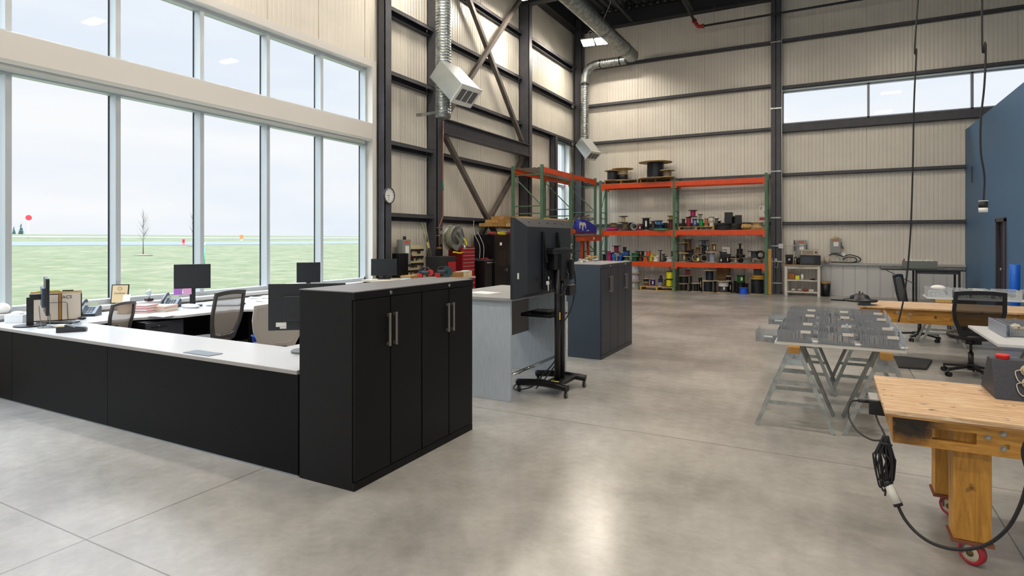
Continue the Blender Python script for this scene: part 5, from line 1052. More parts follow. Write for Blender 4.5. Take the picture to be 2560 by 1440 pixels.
put(C9, 1560, 1740, 1165, 1390, 19.52, Z0, .7, '7a6c5c', '2c1c24', 'dark reel behind the blue reel', G)
put(C9, 1508, 1712, 1262, 1402, 19.2, Z0, .88, '2a64c8', '1f5ae0', 'bright blue reel on the floor', G)
z = put(C9, 1740, 2092, 1050, 1400, 19.3, Z0, .78, 'a49474', '191b21', 'largest floor reel, black, beside the right post', G)
a = ony(*C9(1950, 1020), 19.3); z = coil(a[0]-.02, 19.3, z, .16, .024, 4, 'c0921c', 'yellow-orange cable coil on the largest floor reel', None, 2)
tag(MB().box(a[0]-.14, a[0]+.06, 19.25, 19.42, z-.012, z+.15).build('parts_box', BLACK, None, .006), 'black box on the yellow coil', 'box')
# more reels and clutter crowding the shelves
G = 'dark reels at the back of the shelves'
put(A5, 560, 640, 900, 1000, 19.52, Z2, .6, '2c2c2c', '3c3a38', 'charcoal reel behind the upright tubing coils', G)
put(A5, 850, 925, 880, 1000, 19.5, Z2, .6, '3a3a3c', '4a4c50', 'slate reel between the tall black reel and the navy reel', G)
put(A5, 1010, 1070, 905, 1000, 19.5, Z2, .6, '34302c', '2c2a28', 'dark reel behind the flat green coil', G)
a = ony(*A5(880, 990), 19.25); coil(a[0], 19.22, Z2, .1, .012, 6, '3a3c3e', 'small grey cable coil left of the flat green coil')
a = ony(*A5(560, 990), 19.22); coil(a[0], 19.2, Z2, .09, .012, 5, '2c2c30', 'small black cable coil at the front of the middle shelf')
put(A5, 1700, 1760, 870, 985, 19.5, Z2, .6, '2a2826', '242220', 'narrow black reel left of the coil piles, behind them', G)
reel(ony(*A5(1880, 880), 19.35)[0]+.08, 19.55, Z2, .12, .42, .08, '2c2620', '1c1a1a', 'tall black reel behind the black coil piles', G)
put(B9, 560, 650, 560, 655, 19.42, Z1, .7, '2a2e3c', '26365c', 'dark blue reel behind the royal blue reels', G)
put(B9, 950, 1120, 440, 655, 19.62, Z1, .55, '1c2420', '1c2c24', 'black-green reel behind the large green reels', G)
put(B9, 1590, 1700, 540, 660, 19.58, Z1, .6, '2e2e2e', '3a3836', 'dark reel behind the wide white reel', G)
put(C9, 395, 500, 400, 680, 19.6, Z1, .7, '3a3c40', '4a4c54', 'tall slate reel behind the upright coils', G)
put(C9, 1060, 1130, 440, 680, 19.6, Z1, .7, '3a3c44', '50545c', 'blue-grey reel right of the brown reel', G)
put(C9, 1330, 1430, 560, 690, 19.55, Z1, .7, '2c2a28', '383634', 'dark reel behind the low wide grey reel', G)
z = put(C9, 380, 470, 1180, 1330, 19.5, Z0, .8, '1c1a1c', '1a1a1e', 'black reel between the left floor reels', G); put(C9, 390, 460, 1000, 1178, 19.5, z, .7, '242226', '2a282c', 'narrow black reel above the one between the left floor reels', G)
put(C9, 590, 690, 1030, 1330, 19.52, Z0, .8, '1a1a1e', '202024', 'tall black reel behind the pale-flanged floor reel', G, 'd8c8b0')
put(C9, 940, 1000, 1120, 1350, 19.5, Z0, .8, '242428', '2a2c34', 'tall narrow black reel right of the navy reels', G)
put(C9, 1250, 1360, 1150, 1375, 19.5, Z0, .8, '1c1c20', '16161a', 'black reel with pale tag right of the wide white reel', G, 'd8c8b0')
put(C9, 1380, 1460, 1120, 1375, 19.58, Z0, .8, '1e1e22', '1a1a1e', 'black reel left of the green reel', G)
# ================================================================ BACK WALL, RIGHT OF THE RACK
tag(MB().box(-1.66, -1.56, 19.3, 19.34, 0.01, 1.36).build('leaning_board', mat('cfa255', .6, nz=.15, ns=7, scale=(1, 1, .3))), 'yellow pine board standing upright beside the rack and column', 'board')
c = thing('wire_conduit', (-1.3, 19.58, 1.4), 'thin white conduit with junction box running down the back wall column', 'conduit')
MB().cyl((-1.3, 19.6, 1.55), (-1.3, 19.6, 8.9), .014, 8).cyl((-1.28, 19.6, 1.46), (-.6, 19.8, 1.46), .012, 8).cyl((-1.56, 19.58, 0), (-1.56, 19.58, 1.1), .012, 8).build('conduit_tube', ALU, c, 0, True)
MB().box(-1.38, -1.25, 19.52, 19.6, 1.38, 1.52).build('junction_box', mat('c6c6c2', .5), c, .003, True)
for z in (.33, .98, 1.45, 2.3, 3.7, 5.6, 7.6): MB().box(-1.61, -1.3, 19.595, 19.618, z-.02, z+.02).build('strut_channel', GALV, c, 0, True)
MB().box(-.98, -.95, 19.8, 19.86, 1.3, 1.62).build('bracket', STEEL, c, 0, True)
MB().box(-1.5, -1.42, 19.56, 19.6, .97, 1.07).tube(spline([(-1.46, 19.55, 1.0), (-1.48, 19.5, .85), (-1.42, 19.5, .8), (-1.4, 19.55, .95)]), .008, 6).build('outlet_box', NICKEL, c, 0, True)
# white cart with coffee maker and microwave
k = thing('white_cart', (-.75, 19.5, 0), 'white kitchen cart with wood top against the back wall', 'cart')
WC = mat('cfcbc4', .5)
MB().box(-1.26, -.22, 19.25, 19.78, .88, .905).build('cart_top', mat('a88658', .5), k, .003, True)
for x in (-1.2, -.34):
    for y in (19.29, 19.7): MB().box(x, x+.07, y, y+.06, 0, .88).build('leg', WC, k, 0, True)
MB().box(-1.13, -.34, 19.3, 19.74, .79, .88).build('drawer_box', WC, k, 0, True); q = MB().box(-.86, -.68, 19.28, 19.29, .825, .84).build('drawer_pull', NICKEL, k, 0, True)
for z in (.12, .46): MB().box(-1.14, -.33, 19.3, 19.74, z-.03, z).build('shelf', WC, k, 0, True)
Tc = .906
x = thing('coffee_maker', (-1.09, 19.45, Tc), 'black coffee maker at the left end of the white cart', 'coffee maker')
MB().box(-.1, .1, -.1, .14, 0, .03).box(-.1, .1, .04, .14, .03, .27).box(-.1, .1, -.1, .14, .21, .29).build('maker_body', BLACK, x, .006); MB().lathe([(.05, .03), (.065, .08), (.05, .16), (.045, .18)], (0, -.03, 0)).build('carafe', mat('2c2c30', .15), x); MB().box(-.02, .04, -.104, -.1, .12, .18).build('label', mat('9a9a9a', .4), x)
x = thing('thermos', (-.92, 19.42, Tc), 'steel thermos between coffee maker and microwave', 'thermos'); MB().lathe([(.035, 0), (.036, .17), (.025, .2), (.022, .24)]).build('flask_body', NICKEL, x); MB().lathe([(.036, .18), (.03, .21), (.024, .22)]).build('flask_lid', BLACK, x)
x = thing('black_pot', (-.83, 19.55, Tc), 'small black kettle behind the steel thermos', 'kettle'); MB().lathe([(.06, 0), (.075, .06), (.06, .14), (.03, .17)]).build('kettle_body', BLACK, x); MB().torus((0, 0, .15), .05, .008, 'y', 16).build('kettle_handle', BLACK, x)
x = thing('microwave', (-.53, 19.5, Tc), 'black microwave oven on the white cart', 'microwave')
MB().box(-.27, .27, -.17, .2, 0, .27).build('oven_body', BLACK, x, .006); MB().box(-.25, .13, -.176, -.17, .02, .25).build('oven_door', mat('24262b', .15), x); MB().box(-.21, .08, -.178, -.176, .06, .21).build('door_window', mat('33363c', .15), x); MB().box(.15, .25, -.174, -.17, .02, .25).build('control_panel', mat('16161a', .3), x)
x = thing('toaster_oven', (-.55, 19.5, Tc+.272), 'beige toaster oven sitting on top of the microwave', 'toaster oven')
MB().box(-.22, .22, -.14, .16, .012, .17).box(-.2, -.17, -.1, .1, 0, .012).box(.17, .2, -.1, .1, 0, .012).build('toaster_body', mat('b5a896', .4, .2), x, .006); MB().box(-.18, .1, -.144, -.14, .04, .14).build('glass_door', mat('8f857a', .25), x); MB().cyl((.17, -.15, .09), (.17, -.14, .09), .028).build('knob', BLACK, x)
x = thing('paper_towel_roll', (-.1, 19.78, .965), 'cream paper towel roll standing on the ledge by the cart', 'roll'); MB().lathe([(.012, 0), (.075, 0), (.075, .17), (.02, .17)]).build('roll_body', mat('d0c4b2', .9), x)
for a, zz, l, nm, c_ in (((-1.12, -.94, .18), .462, 'brown cardboard box on the upper shelf of the white cart', 'cardboard_box', '96622e'), ((-.92, -.81, .12), .462, 'yellow carton on the upper shelf of the white cart', 'small_carton', 'd8dc4c')):
    q = MB().box(a[0], a[1], 19.4, 19.58, zz, zz+a[2]).build(nm, mat(c_, .7), None, .003); tag(q, l, 'carton')
x = thing('white_canister', (-.74, 19.45, .462), 'white lidded canister on the upper shelf of the white cart', 'canister'); MB().lathe([(.035, 0), (.036, .13), (.025, .14)]).build('canister_body', WHITE, x); MB().lathe([(.038, .14), (.038, .165), (.01, .167)]).build('canister_lid', WHITE, x)
tag(MB().tube([(-.54, 19.45, .48), (-.4, 19.45, .48)], .018, 10).ball((-.46, 19.42, .49), .028, (1.4, 1, 1)).build('tape_dispenser', mat('3a2430', .5)), 'dark tape dispenser at the right of the cart upper shelf', 'dispenser')
for i, (xx, c_, s, l) in enumerate(((-.98, 'cfc4b4', .045, 'cream round tin on the bottom shelf of the cart'), (-.8, 'b8a898', .05, 'tan round tin on the bottom shelf of the cart'), (-.66, '9c2a2c', .055, 'red can cluster on the bottom shelf of the cart'), (-.5, 'd0cac0', .045, 'white box on the bottom shelf of the cart'))):
    q = MB().ball((0, 0, s*.8), s, (1.2, 1, .8)) if i < 3 else MB().box(-.06, .06, -.04, .04, 0, .07)
    tag(q.build('tin' if i < 3 else 'small_box', mat(c_, .5), None, 0, False, (xx, 19.45, .122)), l, 'tin' if i < 3 else 'box')
w = thing('waste_bin', (-.13, 19.5, 0), 'black waste bin with tan liner right of the white cart', 'bin')
MB().lathe([(.1, 0), (.105, .0), (.13, .4), (.12, .4), (.1, .02)], n=4 and 20).build('bin_body', BLACK, w); MB().lathe([(.132, .36), (.138, .4), (.13, .43), (.115, .42)]).ball((0, 0, .39), .11, (1, 1, .4)).build('bin_liner', mat('a8875c', .7, nz=.3, ns=20), w)
disconnect((-.78, BY-.02, 1.1), 'y', .26, .52, 'grey disconnect box behind the toaster oven')
o = disconnect((.12, BY-.02, 1.26), 'y', .27, .41, 'grey disconnect box with cables right of the cart'); MB().torus((.02, -.1, .43), .07, .012, 'z', 16).torus((0, -.1, .45), .05, .012, 'z', 14).build('yellow_tape', mat('d8c048', .5), o)
cw = thing('wall_cables', (.3, BY-.1, 1), 'loops of black cable and white wires below the right disconnect box', 'cables')
MB().tube(spline([(-.05, 19.83, 1.18), (.1, 19.8, 1.22), (.3, 19.8, 1.16), (.5, 19.8, 1.2), (.72, 19.8, 1.12), (.74, 19.8, 1.03), (.6, 19.8, .98), (.3, 19.8, .98), (.0, 19.8, .985)]), .014, 8).tube(spline([(.3, 19.82, 1.05), (.42, 19.82, 1.13), (.6, 19.82, 1.12), (.66, 19.82, 1.03), (.55, 19.82, .98)]), .014, 8).build('black_cable', BLACK, cw, 0, True)
MB().tube(spline([(.06, 19.85, 1.26), (.07, 19.83, 1.18), (.16, 19.82, 1.1), (.2, 19.82, .975)]), .008, 6).tube(spline([(.15, 19.85, 1.26), (.17, 19.83, 1.18), (.27, 19.82, 1.1), (.28, 19.82, .975)]), .008, 6).build('white_wire', WHITE, cw, 0, True)
MB().cyl((.33, 19.8, 1.22), (.33, 19.84, 1.22), .06, 20).torus((.33, 19.79, 1.22), .045, .015, 'y', 20).build('cable_roll', WHITE, cw, 0, True)
# dark workbench with grey tote
b = thing('steel_workbench', (2.1, 18.4, 0), 'dark steel workbench on thin legs in front of the back wall', 'workbench')
MB().box(1.15, 2.9, 18.0, 18.75, .86, .9).build('bench_top', mat('33363b', .35), b, .003, True)
for x in (1.9, 2.78):
    for y in (18.05, 18.66): MB().box(x-.022, x+.022, y, y+.04, 0, .86).build('leg', mat('25272c', .5), b, 0, True)
MB().bar((1.25, 18.05, .86), (1.9, 18.05, .5), .02).box(1.9, 2.78, 18.06, 18.1, .78, .86).build('support_brace', STEEL, b, 0, True)
t = thing('grey_tote', (2.0, 18.35, .902), 'grey tote full of white-capped bottles on the dark workbench', 'tote')
MB().box(-.36, .36, -.14, .18, 0, .19).build('tote_body', mat('6f7670', .5), t, .004); q = MB(); rr = random.Random(2)
for i in range(14): q.cyl((-.3+.045*i, -.02+.05*(i % 3), .15), (-.3+.045*i, -.02+.05*(i % 3), .215+.012*(i % 2)), .017, 8)
q.build('bottle_caps', PAPER, t); MB().cyl((-.33, 0, .19), (-.33, 0, .24), .02, 8).build('red_cap', RED, t)
# blue bollard
tag(MB().lathe([(.078, 0), (.078, 1.19), (.07, 1.2), (.02, 1.2)], n=28).build('bollard', mat('1668d8', .35), None, 0, False, (2.88, 13.55, 0)), 'bright blue bollard in front of the blue office wall', 'bollard')
# ================================================================ BENCHES AND SAWHORSES
SH_ = mat('a9ada9', .38, .45, c2='8d918e', ns=14)
def sawhorse(cx, y0, y1, h, label, w=.3):
    o = thing('sawhorse', (cx, (y0+y1)/2, 0), label, 'sawhorse', 'folding metal sawhorses'); D = (y1-y0)/2
    tw = .07; hd = D-.06
    for s in (-1, 1):
        for e in (-1, 1):
            m = MB().bar((s*w, e*D, .004), (s*.045, e*hd, h-.06), .034, .012, (0, 1, 0)).bar((s*w, e*(D-.012), .004), (s*.045, e*(hd-.012), h-.06), .012, .034, (0, 1, 0))
            m.build('leg', SH_, o)
    for e in (-1, 1):
        q = MB()
        for f in (.3, .55):
            a = w+( .045-w)*f; yy = e*(D+(hd-D)*f); q.box(-a, a, yy-.008, yy+.008, h*f-.015, h*f+.015)
        q.build('leg_rung', SH_, o)
        MB().prism([(-.05, h-.02), (.05, h-.02), (.085, h-.17), (-.085, h-.17)], e*hd-.01, e*hd+.012, 'y').build('leg_bracket', GALV, o, .002)
        MB().prism([(-.02, h-.11), (.02, h-.11), (0, h-.07)], e*hd+(.012 if e > 0 else -.014), e*hd+(.014 if e > 0 else -.012), 'y').build('embossed_triangle', mat('8f9490', .4, .8), o)
    for s in (-1, 1):
        q = MB().prism([(s*.045, h-.02), (s*.09, h-.18), (s*.084, h-.18), (s*.04, h-.02)], -hd, hd, 'y'); q.build('side_plate', SH_, o)
    MB().box(-.045, .045, -D-.02, D+.02, h-.055, h).build('wood_beam', mat('a87c38', .6, nz=.15, ns=10), o, .002)
    return o
HS = .715
sawhorse(-.28, 5.68, 6.3, HS, 'front left metal sawhorse under the wire-duct panels')
sawhorse(.40, 5.72, 6.31, HS, 'front right metal sawhorse under the wire-duct panels')
sawhorse(-.26, 7.09, 7.8, HS, 'rear left metal sawhorse under the wire-duct panels')
sawhorse(.3, 7.12, 7.88, HS, 'rear right metal sawhorse under the wire-duct panels')
# electrical back panels with slotted wire duct
DUCT = mat('8a8e94', .45); PLATE = mat('a4a4a2', .45, .3)
def slotted(mb, x0, x1, y, z0, h, axis='x', per=.0125):
    # comb of fingers with a continuous foot and the duct's second wall
    a = x0
    while a < x1-.003:
        b = min(a+per*.62, x1)
        if axis == 'x': mb.box(a, b, y, y+.0025, z0+.012, z0+h)
        else: mb.box(y, y+.0025, a, b, z0+.012, z0+h)
        a += per
    if axis == 'x': mb.box(x0, x1, y, y+.0025, z0, z0+.014)
    else: mb.box(y, y+.0025, x0, x1, z0, z0+.014)
def duct_run(parent, x0, x1, y, z0, h, w=.05, axis='x', solid_ends=True):
    m = MB(); slotted(m, x0, x1, y, z0, h, axis); slotted(m, x0, x1, y+w, z0, h, axis)
    if axis == 'x': m.box(x0, x1, y, y+w, z0, z0+.003)
    else: m.box(y, y+w, x0, x1, z0, z0+.003)
    m.build('wire_duct', DUCT, parent)
def panel(x0, x1, y0, y1, z, label, seed, h=.1):
    o = thing('wiring_panel', ((x0+x1)/2, (y0+y1)/2, z), label, 'panel', 'electrical back panels with slotted wire duct')
    W, D = (x1-x0)/2, (y1-y0)/2; rr = random.Random(seed)
    MB().box(-W, W, -D, D, 0, .006).build('back_plate', PLATE, o, .001)
    g = .006; third = 2*W/3
    for k in range(3):
        a = -W+.01+k*third; b = a+third-.045
        duct_run(o, a, b, -D+.01, g, h); duct_run(o, a, b if k == 2 else b+.045, D-.065, g, h)
        duct_run(o, -D+.07, D-.075, a, g, h, .04, 'y')
        # din rail with terminals
        MB().box(a+.06, b-.02, -.018, .018, g, g+.008).build('din_rail', GALV, o)
        q = MB(); q2 = MB(); x = a+.08
        while x < b-.05:
            hh = rr.uniform(.035, .06); (q if rr.random() < .6 else q2).box(x, x+.009, -.022, .022, g+.008, g+.008+hh); x += .0115
        q.build('terminal_row', mat('d0cab8', .5), o); q2.build('relay_row', mat('2e3034', .45), o)
        MB().box(b-.09, b-.01, -D+.0, -D+.008, h-.012, h+.012).build('marker_strip', mat('dcd6cc', .5), o)
        MB().cyl((b+.005, -D+.02, .02), (b+.055, -D+.02, .02), .009, 10).build('standoff', WHITE, o)
    MB().box(W-.006, W-.003, -D, D, 0, h+.01).build('end_wall', mat('a9b4c0', .4), o)
    return o
tag(MB().box(-.44, .54, 5.76, 6.78, .7155, .735).build('panel_board', mat('cfcdc8', .5)), 'white board lying on the front pair of sawhorses', 'board')
tag(MB().box(-.44, .54, 7.0, 8.0, .7155, .735).build('panel_board', mat('cfcdc8', .5)), 'white board lying on the rear pair of sawhorses', 'board')
for i, (y0, y1, l) in enumerate(((5.77, 6.2, 'nearest'), (6.32, 6.75, 'second nearest'), (7.03, 7.44, 'second farthest'), (7.56, 7.97, 'farthest'))):
    panel(-.43, .535, y0, y1, .736, l+' wiring panel of grey slotted duct on the sawhorse tables', 10+i)
for i, (y, l) in enumerate(((5.8, 'near'), (7.05, 'far'))):
    o = thing('clear_cover', (-.5, y+.2, .725), l+' clear plastic duct cover jutting off the left end of the panels', 'cover', 'clear duct covers')
    MB().box(-.1, .06, -.2, .2, -.006, 0).box(-.1, -.097, -.2, .2, 0, .095).box(-.1, .06, .197, .2, 0, .06).build('cover_shell', CLEAR, o); MB().box(-.06, .02, .05, .12, .001, .006).build('cover_clip', mat('b8c0c4', .3), o)
bt = thing('spray_bottle', (.13, 6.9, .736), 'small pale blue bottle standing among the wiring panels', 'bottle'); bt.location = (.13, 6.26, .736)
MB().lathe([(.02, 0), (.022, .08), (.01, .1), (.009, .13), (.004, .135)], n=16).build('bottle_body', mat('9fb4c4', .3), bt)
# long plywood bench
b = thing('plywood_bench', (1.7, 9.9, 0), 'long low plywood-topped bench with yellow apron across the aisle', 'workbench')
MB().box(.33, 3.1, 9.33, 10.27, .722, .745).build('bench_top', PLY, b, .002, True)
MB().box(.38, 3.05, 9.38, 9.42, .54, .722).box(.38, 3.05, 10.2, 10.24, .54, .722).build('apron', LUMX, b, .002, True); MB().box(.38, .42, 9.42, 10.2, .54, .722).box(3.0, 3.05, 9.42, 10.2, .54, .722).build('end_rail', LUM, b, 0, True)
for x in (.53, 2.85):
    for y in (9.42, 10.09): MB().box(x, x+.11, y, y+.11, .0, .7).build('leg', LUM, b, .002, True)
for x, z in ((.78, .68), (.92, .66), (.9, .6), (2.0, .66)): MB().cyl((x, 9.375, z), (x, 9.38, z), .018, 14).build('bolt', NICKEL, b, 0, True)
d = thing('domed_cover', (.36, 9.55, .747), 'black domed object with a wide flat brim at the left end of the plywood bench', 'cover')
MB().lathe([(.2, .04), (.215, .055), (.2, .07), (.12, .08), (.1, .12), (.05, .145), (.01, .147)], n=32).build('brim', BLACK, d); MB().prism([(-.18, -.06), (-.18, .06), (-.36, -.01)], .035, .055, 'z').build('brim_tip', BLACK, d)
MB().box(-.02, .0, -.01, .01, .13, .18).box(.02, .035, -.01, .01, .12, .165).ball((-.1, -.05, .1), .03).build('clip', mat('33363a', .35), d); MB().box(-.02, .12, -.1, .1, 0, .045).build('blue_base', mat('5a7c98', .4), d)
# rear white table with clear bins
t = thing('white_table', (2.2, 11.3, 0), 'long white worktop with clear bins behind the plywood bench', 'table')
MB().box(1.3, 3.1, 11.02, 11.62, .735, .755).build('table_top', mat('d6d9dc', .4), t, .002, True)
for x in (1.4, 2.95): MB().box(x, x+.2, 10.98, 11.66, .69, .734).build('wood_spacer', mat('c8a468', .6), t, 0, True)
sawhorse(1.5, 11.05, 11.55, .69, 'metal sawhorse under the left end of the far white worktop', .28); sawhorse(2.75, 11.05, 11.55, .69, 'metal sawhorse under the right end of the far white worktop', .28)
def bin_(x, y, z, w, d_, h, label, fill, m_=CLEAR, slots=True):
    o = thing('parts_bin', (x, y, z), label, 'bin', 'clear slotted parts bins on the far white worktop'); m = MB()
    m.box(-w/2, w/2, -d_/2, d_/2, 0, .004)
    for s in (-1, 1):
        a = -w/2
        while a < w/2: m.box(a, a+.008, s*d_/2-.002, s*d_/2+.002, .004, h*(1 if s > 0 else .8)); a += .014
        m.box(s*w/2-.002, s*w/2+.002, -d_/2, d_/2, .004, h)
        m.box(-w/2, w/2, s*d_/2-.003, s*d_/2+.003, h*(1 if s > 0 else .8)-.004, h*(1 if s > 0 else .8)+.003)
    m.build('bin_wall', m_, o)
    rr = random.Random(int(x*77)); q = MB()
    for k in range(9): q.obox((rr.uniform(-w*.35, w*.35), rr.uniform(-d_*.35, d_*.35), .03+rr.uniform(0, h*.3)), (.04, .03, .03), (rr.random(), rr.random(), rr.random()))
    q.build('contents', mat(fill, .5), o); return o
BW = mat('c2c8ce', .3)
bin_(1.47, 11.3, .757, .3, .4, .14, 'clear bin with a white cloth at the left end of the far white worktop', 'e2e6ea', BW)
tag(MB().ball((0, 0, 0), .09, (1.1, 1, .5)).build('white_cloth', PAPER, None, 0, False, (1.47, 11.3, .89)), 'white cloth heaped in the leftmost clear bin', 'cloth')
for i, (x, w, f) in enumerate(((1.74, .18, 'a09478'), (1.98, .22, '8c8c88'), (2.3, .3, '5a5450'), (2.6, .2, 'b8b8b4'), (2.84, .16, '7a3c34'), (3.0, .12, '6a5c50'))):
    bin_(x, 11.3, .757, w, .34, .13, ('second', 'third', 'fourth', 'fifth', 'sixth', 'last')[i]+' clear parts bin from the left on the far white worktop', f, BW)
tag(MB().cyl((1.95, 11.56, .86), (2.35, 11.5, .82), .02, 12).box(1.9, 2.4, 11.5, 11.56, .757, .8).build('paper_roll', PAPER), 'white rolled sheet behind the clear bins', 'roll')
tag(MB().box(1.75, 2.1, 12.2, 12.5, .0, .72).box(1.7, 2.25, 12.15, 12.55, .72, .78).build('dark_stool', mat('2c2e32', .5), None, .01), 'dark box-shaped stand beyond the far white worktop', 'stand')
# near white table with grey bins
t = thing('white_table', (2.0, 7.1, 0), 'white worktop with grey slotted bins at the right, nearer than the plywood bench', 'table')
MB().box(1.27, 2.9, 6.52, 7.78, .715, .74).build('table_top', mat('cfd0d2', .4), t, .003, True)
sawhorse(1.75, 6.85, 7.5, .714, 'metal sawhorse under the near white worktop at the right edge'); sawhorse(2.6, 6.85, 7.5, .714, 'metal sawhorse outside the right edge under the near white worktop')
for i, (x, l) in enumerate(((1.42, 'left'), (1.83, 'right'))):
    o = thing('duct_tray', (x, 7.25, .742), l+' grey slotted duct tray on the near white worktop', 'tray', 'grey slotted trays'); m = MB()
    slotted(m, -.0, .34, .33, 0, .11); slotted(m, .0, .34, -.2, 0, .075); m.box(.02, .34, .332, .336, .0, .1); m.box(.0, .34, -.2, .33, 0, .003)
    m.build('slotted_wall', DUCT, o); MB().box(-.012, 0, -.3, .36, 0, .11).box(.04, .046, -.22, .33, 0, .105).box(.34, .35, -.3, .34, 0, .105).build('side_wall', mat('8d97a6', .4), o)
    q = MB(); rr = random.Random(i)
    for k in range(12): q.obox((.1+.14*rr.random(), -.1+.2*rr.random(), .03+.04*rr.random()), (.05, .035, .035), (rr.random(), 0, rr.random()))
    q.build('contents', mat('cfc8ba', .5, nz=.1, ns=50), o)
# floor mat
x = tag(MB().prism([(.74, 9.03), (1.06, 9.05), (1.2, 9.72), (.9, 9.82), (.66, 9.78)], .0, .03, 'z').build('floor_mat', mat('2c2c2c', .6), None, .008), 'black anti-fatigue mat on the floor between sawhorses and bench', 'mat')
tag(MB().lathe([(.06, 0), (.065, .12), (.04, .17), (.03, .2)], (.6, 9.1, 0)).build('jug', mat('7a7464', .5)), 'small grey-brown jug on the floor beside the black mat', 'jug')
# ---- near rolling bench
b = thing('rolling_bench', (1.2, 4.05, 0), 'yellow timber bench with plywood top on red casters in the right foreground', 'workbench')
MB().box(.245, 2.2, 3.63, 4.52, .738, .76).build('bench_top', PLY, b, .002, True); MB().box(.247, 2.19, 3.632, 4.518, .7275, .738).build('top_edge_ply', PLYE, b, 0, True)
# apron with a slot
m = MB(); x0, x1, z0, z1 = .285, 2.15, .588, .7275; hx0, hx1, hz0, hz1 = .452, .632, .63, .686
m.box(x0, hx0, 3.66, 3.7, z0, z1).box(hx1, x1, 3.66, 3.7, z0, z1).box(hx0, hx1, 3.66, 3.7, z0, hz0).box(hx0, hx1, 3.66, 3.7, hz1, z1)
AP = LUMX.copy(); t = AP.node_tree; pb = t.nodes['Principled BSDF']; src = pb.inputs['Base Color'].links[0].from_socket
tc = N(t, 'ShaderNodeTexCoord'); vm = N(t, 'ShaderNodeVectorMath', operation='DISTANCE'); vm.inputs[1].default_value = (-.84, -.39, .72)
nn = N(t, 'ShaderNodeTexNoise'); nn.inputs['Scale'].default_value = 18; ad = N(t, 'ShaderNodeMath', operation='MULTIPLY_ADD'); ad.inputs[1].default_value = .08
rp = N(t, 'ShaderNodeMapRange'); rp.inputs['From Min'].default_value = .12; rp.inputs['From Max'].default_value = .2; rp.inputs['To Min'].default_value = .05; rp.inputs['To Max'].default_value = 1
mx = N(t, 'ShaderNodeMix', data_type='RGBA', blend_type='MULTIPLY'); mx.inputs[0].default_value = 1          # scorched black stain by the corner
t.links.new(tc.outputs['Object'], vm.inputs[0]); t.links.new(tc.outputs['Object'], nn.inputs['Vector']); t.links.new(nn.outputs['Fac'], ad.inputs[0]); t.links.new(vm.outputs['Value'], ad.inputs[2])
t.links.new(ad.outputs[0], rp.inputs[0]); t.links.new(src, mx.inputs[6]); t.links.new(rp.outputs[0], mx.inputs[7]); t.links.new(mx.outputs[2], pb.inputs['Base Color'])
m.build('front_apron', AP, b, .0, True)
MB().box(x0, x1, 4.45, 4.49, z0, z1).build('rear_apron', LUMX, b, .002, True); MB().box(x0, x0+.04, 3.7, 4.45, z0, z1).box(x1-.04, x1, 3.7, 4.45, z0, z1).build('end_rail', LUM, b, .002, True)
MB().box(.59, .64, 3.7, 3.76, .6, .7).build('inner_block', LUM, b, 0, True)
for x, z in ((.675, .675), (.735, .7), (.735, .63)):
    MB().cyl((x, 3.655, z), (x, 3.66, z), .013, 20).build('washer', mat('8f9290', .4, .8), b, 0, True); MB().cyl((x, 3.648, z), (x, 3.655, z), .0075, 6).build('bolt', NICKEL, b, 0, True)
for x in (.545, 1.9):
    for y in (3.702, 4.3):
        MB().box(x, x+.155, y, y+.145, .135, .725).build('leg', LUM, b, .003, True)
        MB().box(x-.01, x+.165, y-.01, y+.155, .12, .134).build('foot_plate', mat('7a4a34', .7), b, 0, True)
        cs = MB().box(x+.03, x+.13, y+.02, y+.13, .115, .12).bar((x+.045, y+.07, .12), (x+.045, y+.06, .05), .035, .006, (1, 0, 0)).bar((x+.115, y+.07, .12), (x+.115, y+.06, .05), .035, .006, (1, 0, 0)).build('caster_fork', mat('5c5e60', .4, .8), b, 0, True)
        cx, cy, R = x+.085, y+.05, .06
        for nm, mm, pf in (('wheel_tread', mat('a82430', .4), [(.04, -.022), (R-.006, -.022), (R, -.014), (R, .014), (R-.006, .022), (.04, .022)]), ('wheel_rim', mat('c8bfa8', .4), [(.012, -.02), (.042, -.022), (.043, .022), (.012, .02)]), ('wheel_hub', mat('6a5a34', .5, .5), [(.002, -.026), (.016, -.026), (.016, .026), (.002, .026)])):
            g = MB().lathe(pf+[pf[0]] if nm == 'wheel_tread' else pf, (0, 0, 0), 'x', 28, True, nm != 'wheel_tread').build(nm, mm, b); g.location = (cx-b.location.x, cy-b.location.y, R+.002); g.rotation_euler = (0, 0, .95)
tag(MB().tube(spline([(.93, 3.655, .66), (.91, 3.645, .655), (.9, 3.65, .65)]), .005, 6).build('cord_end', WHITE), 'white cord end hanging on the bench apron', 'cord')
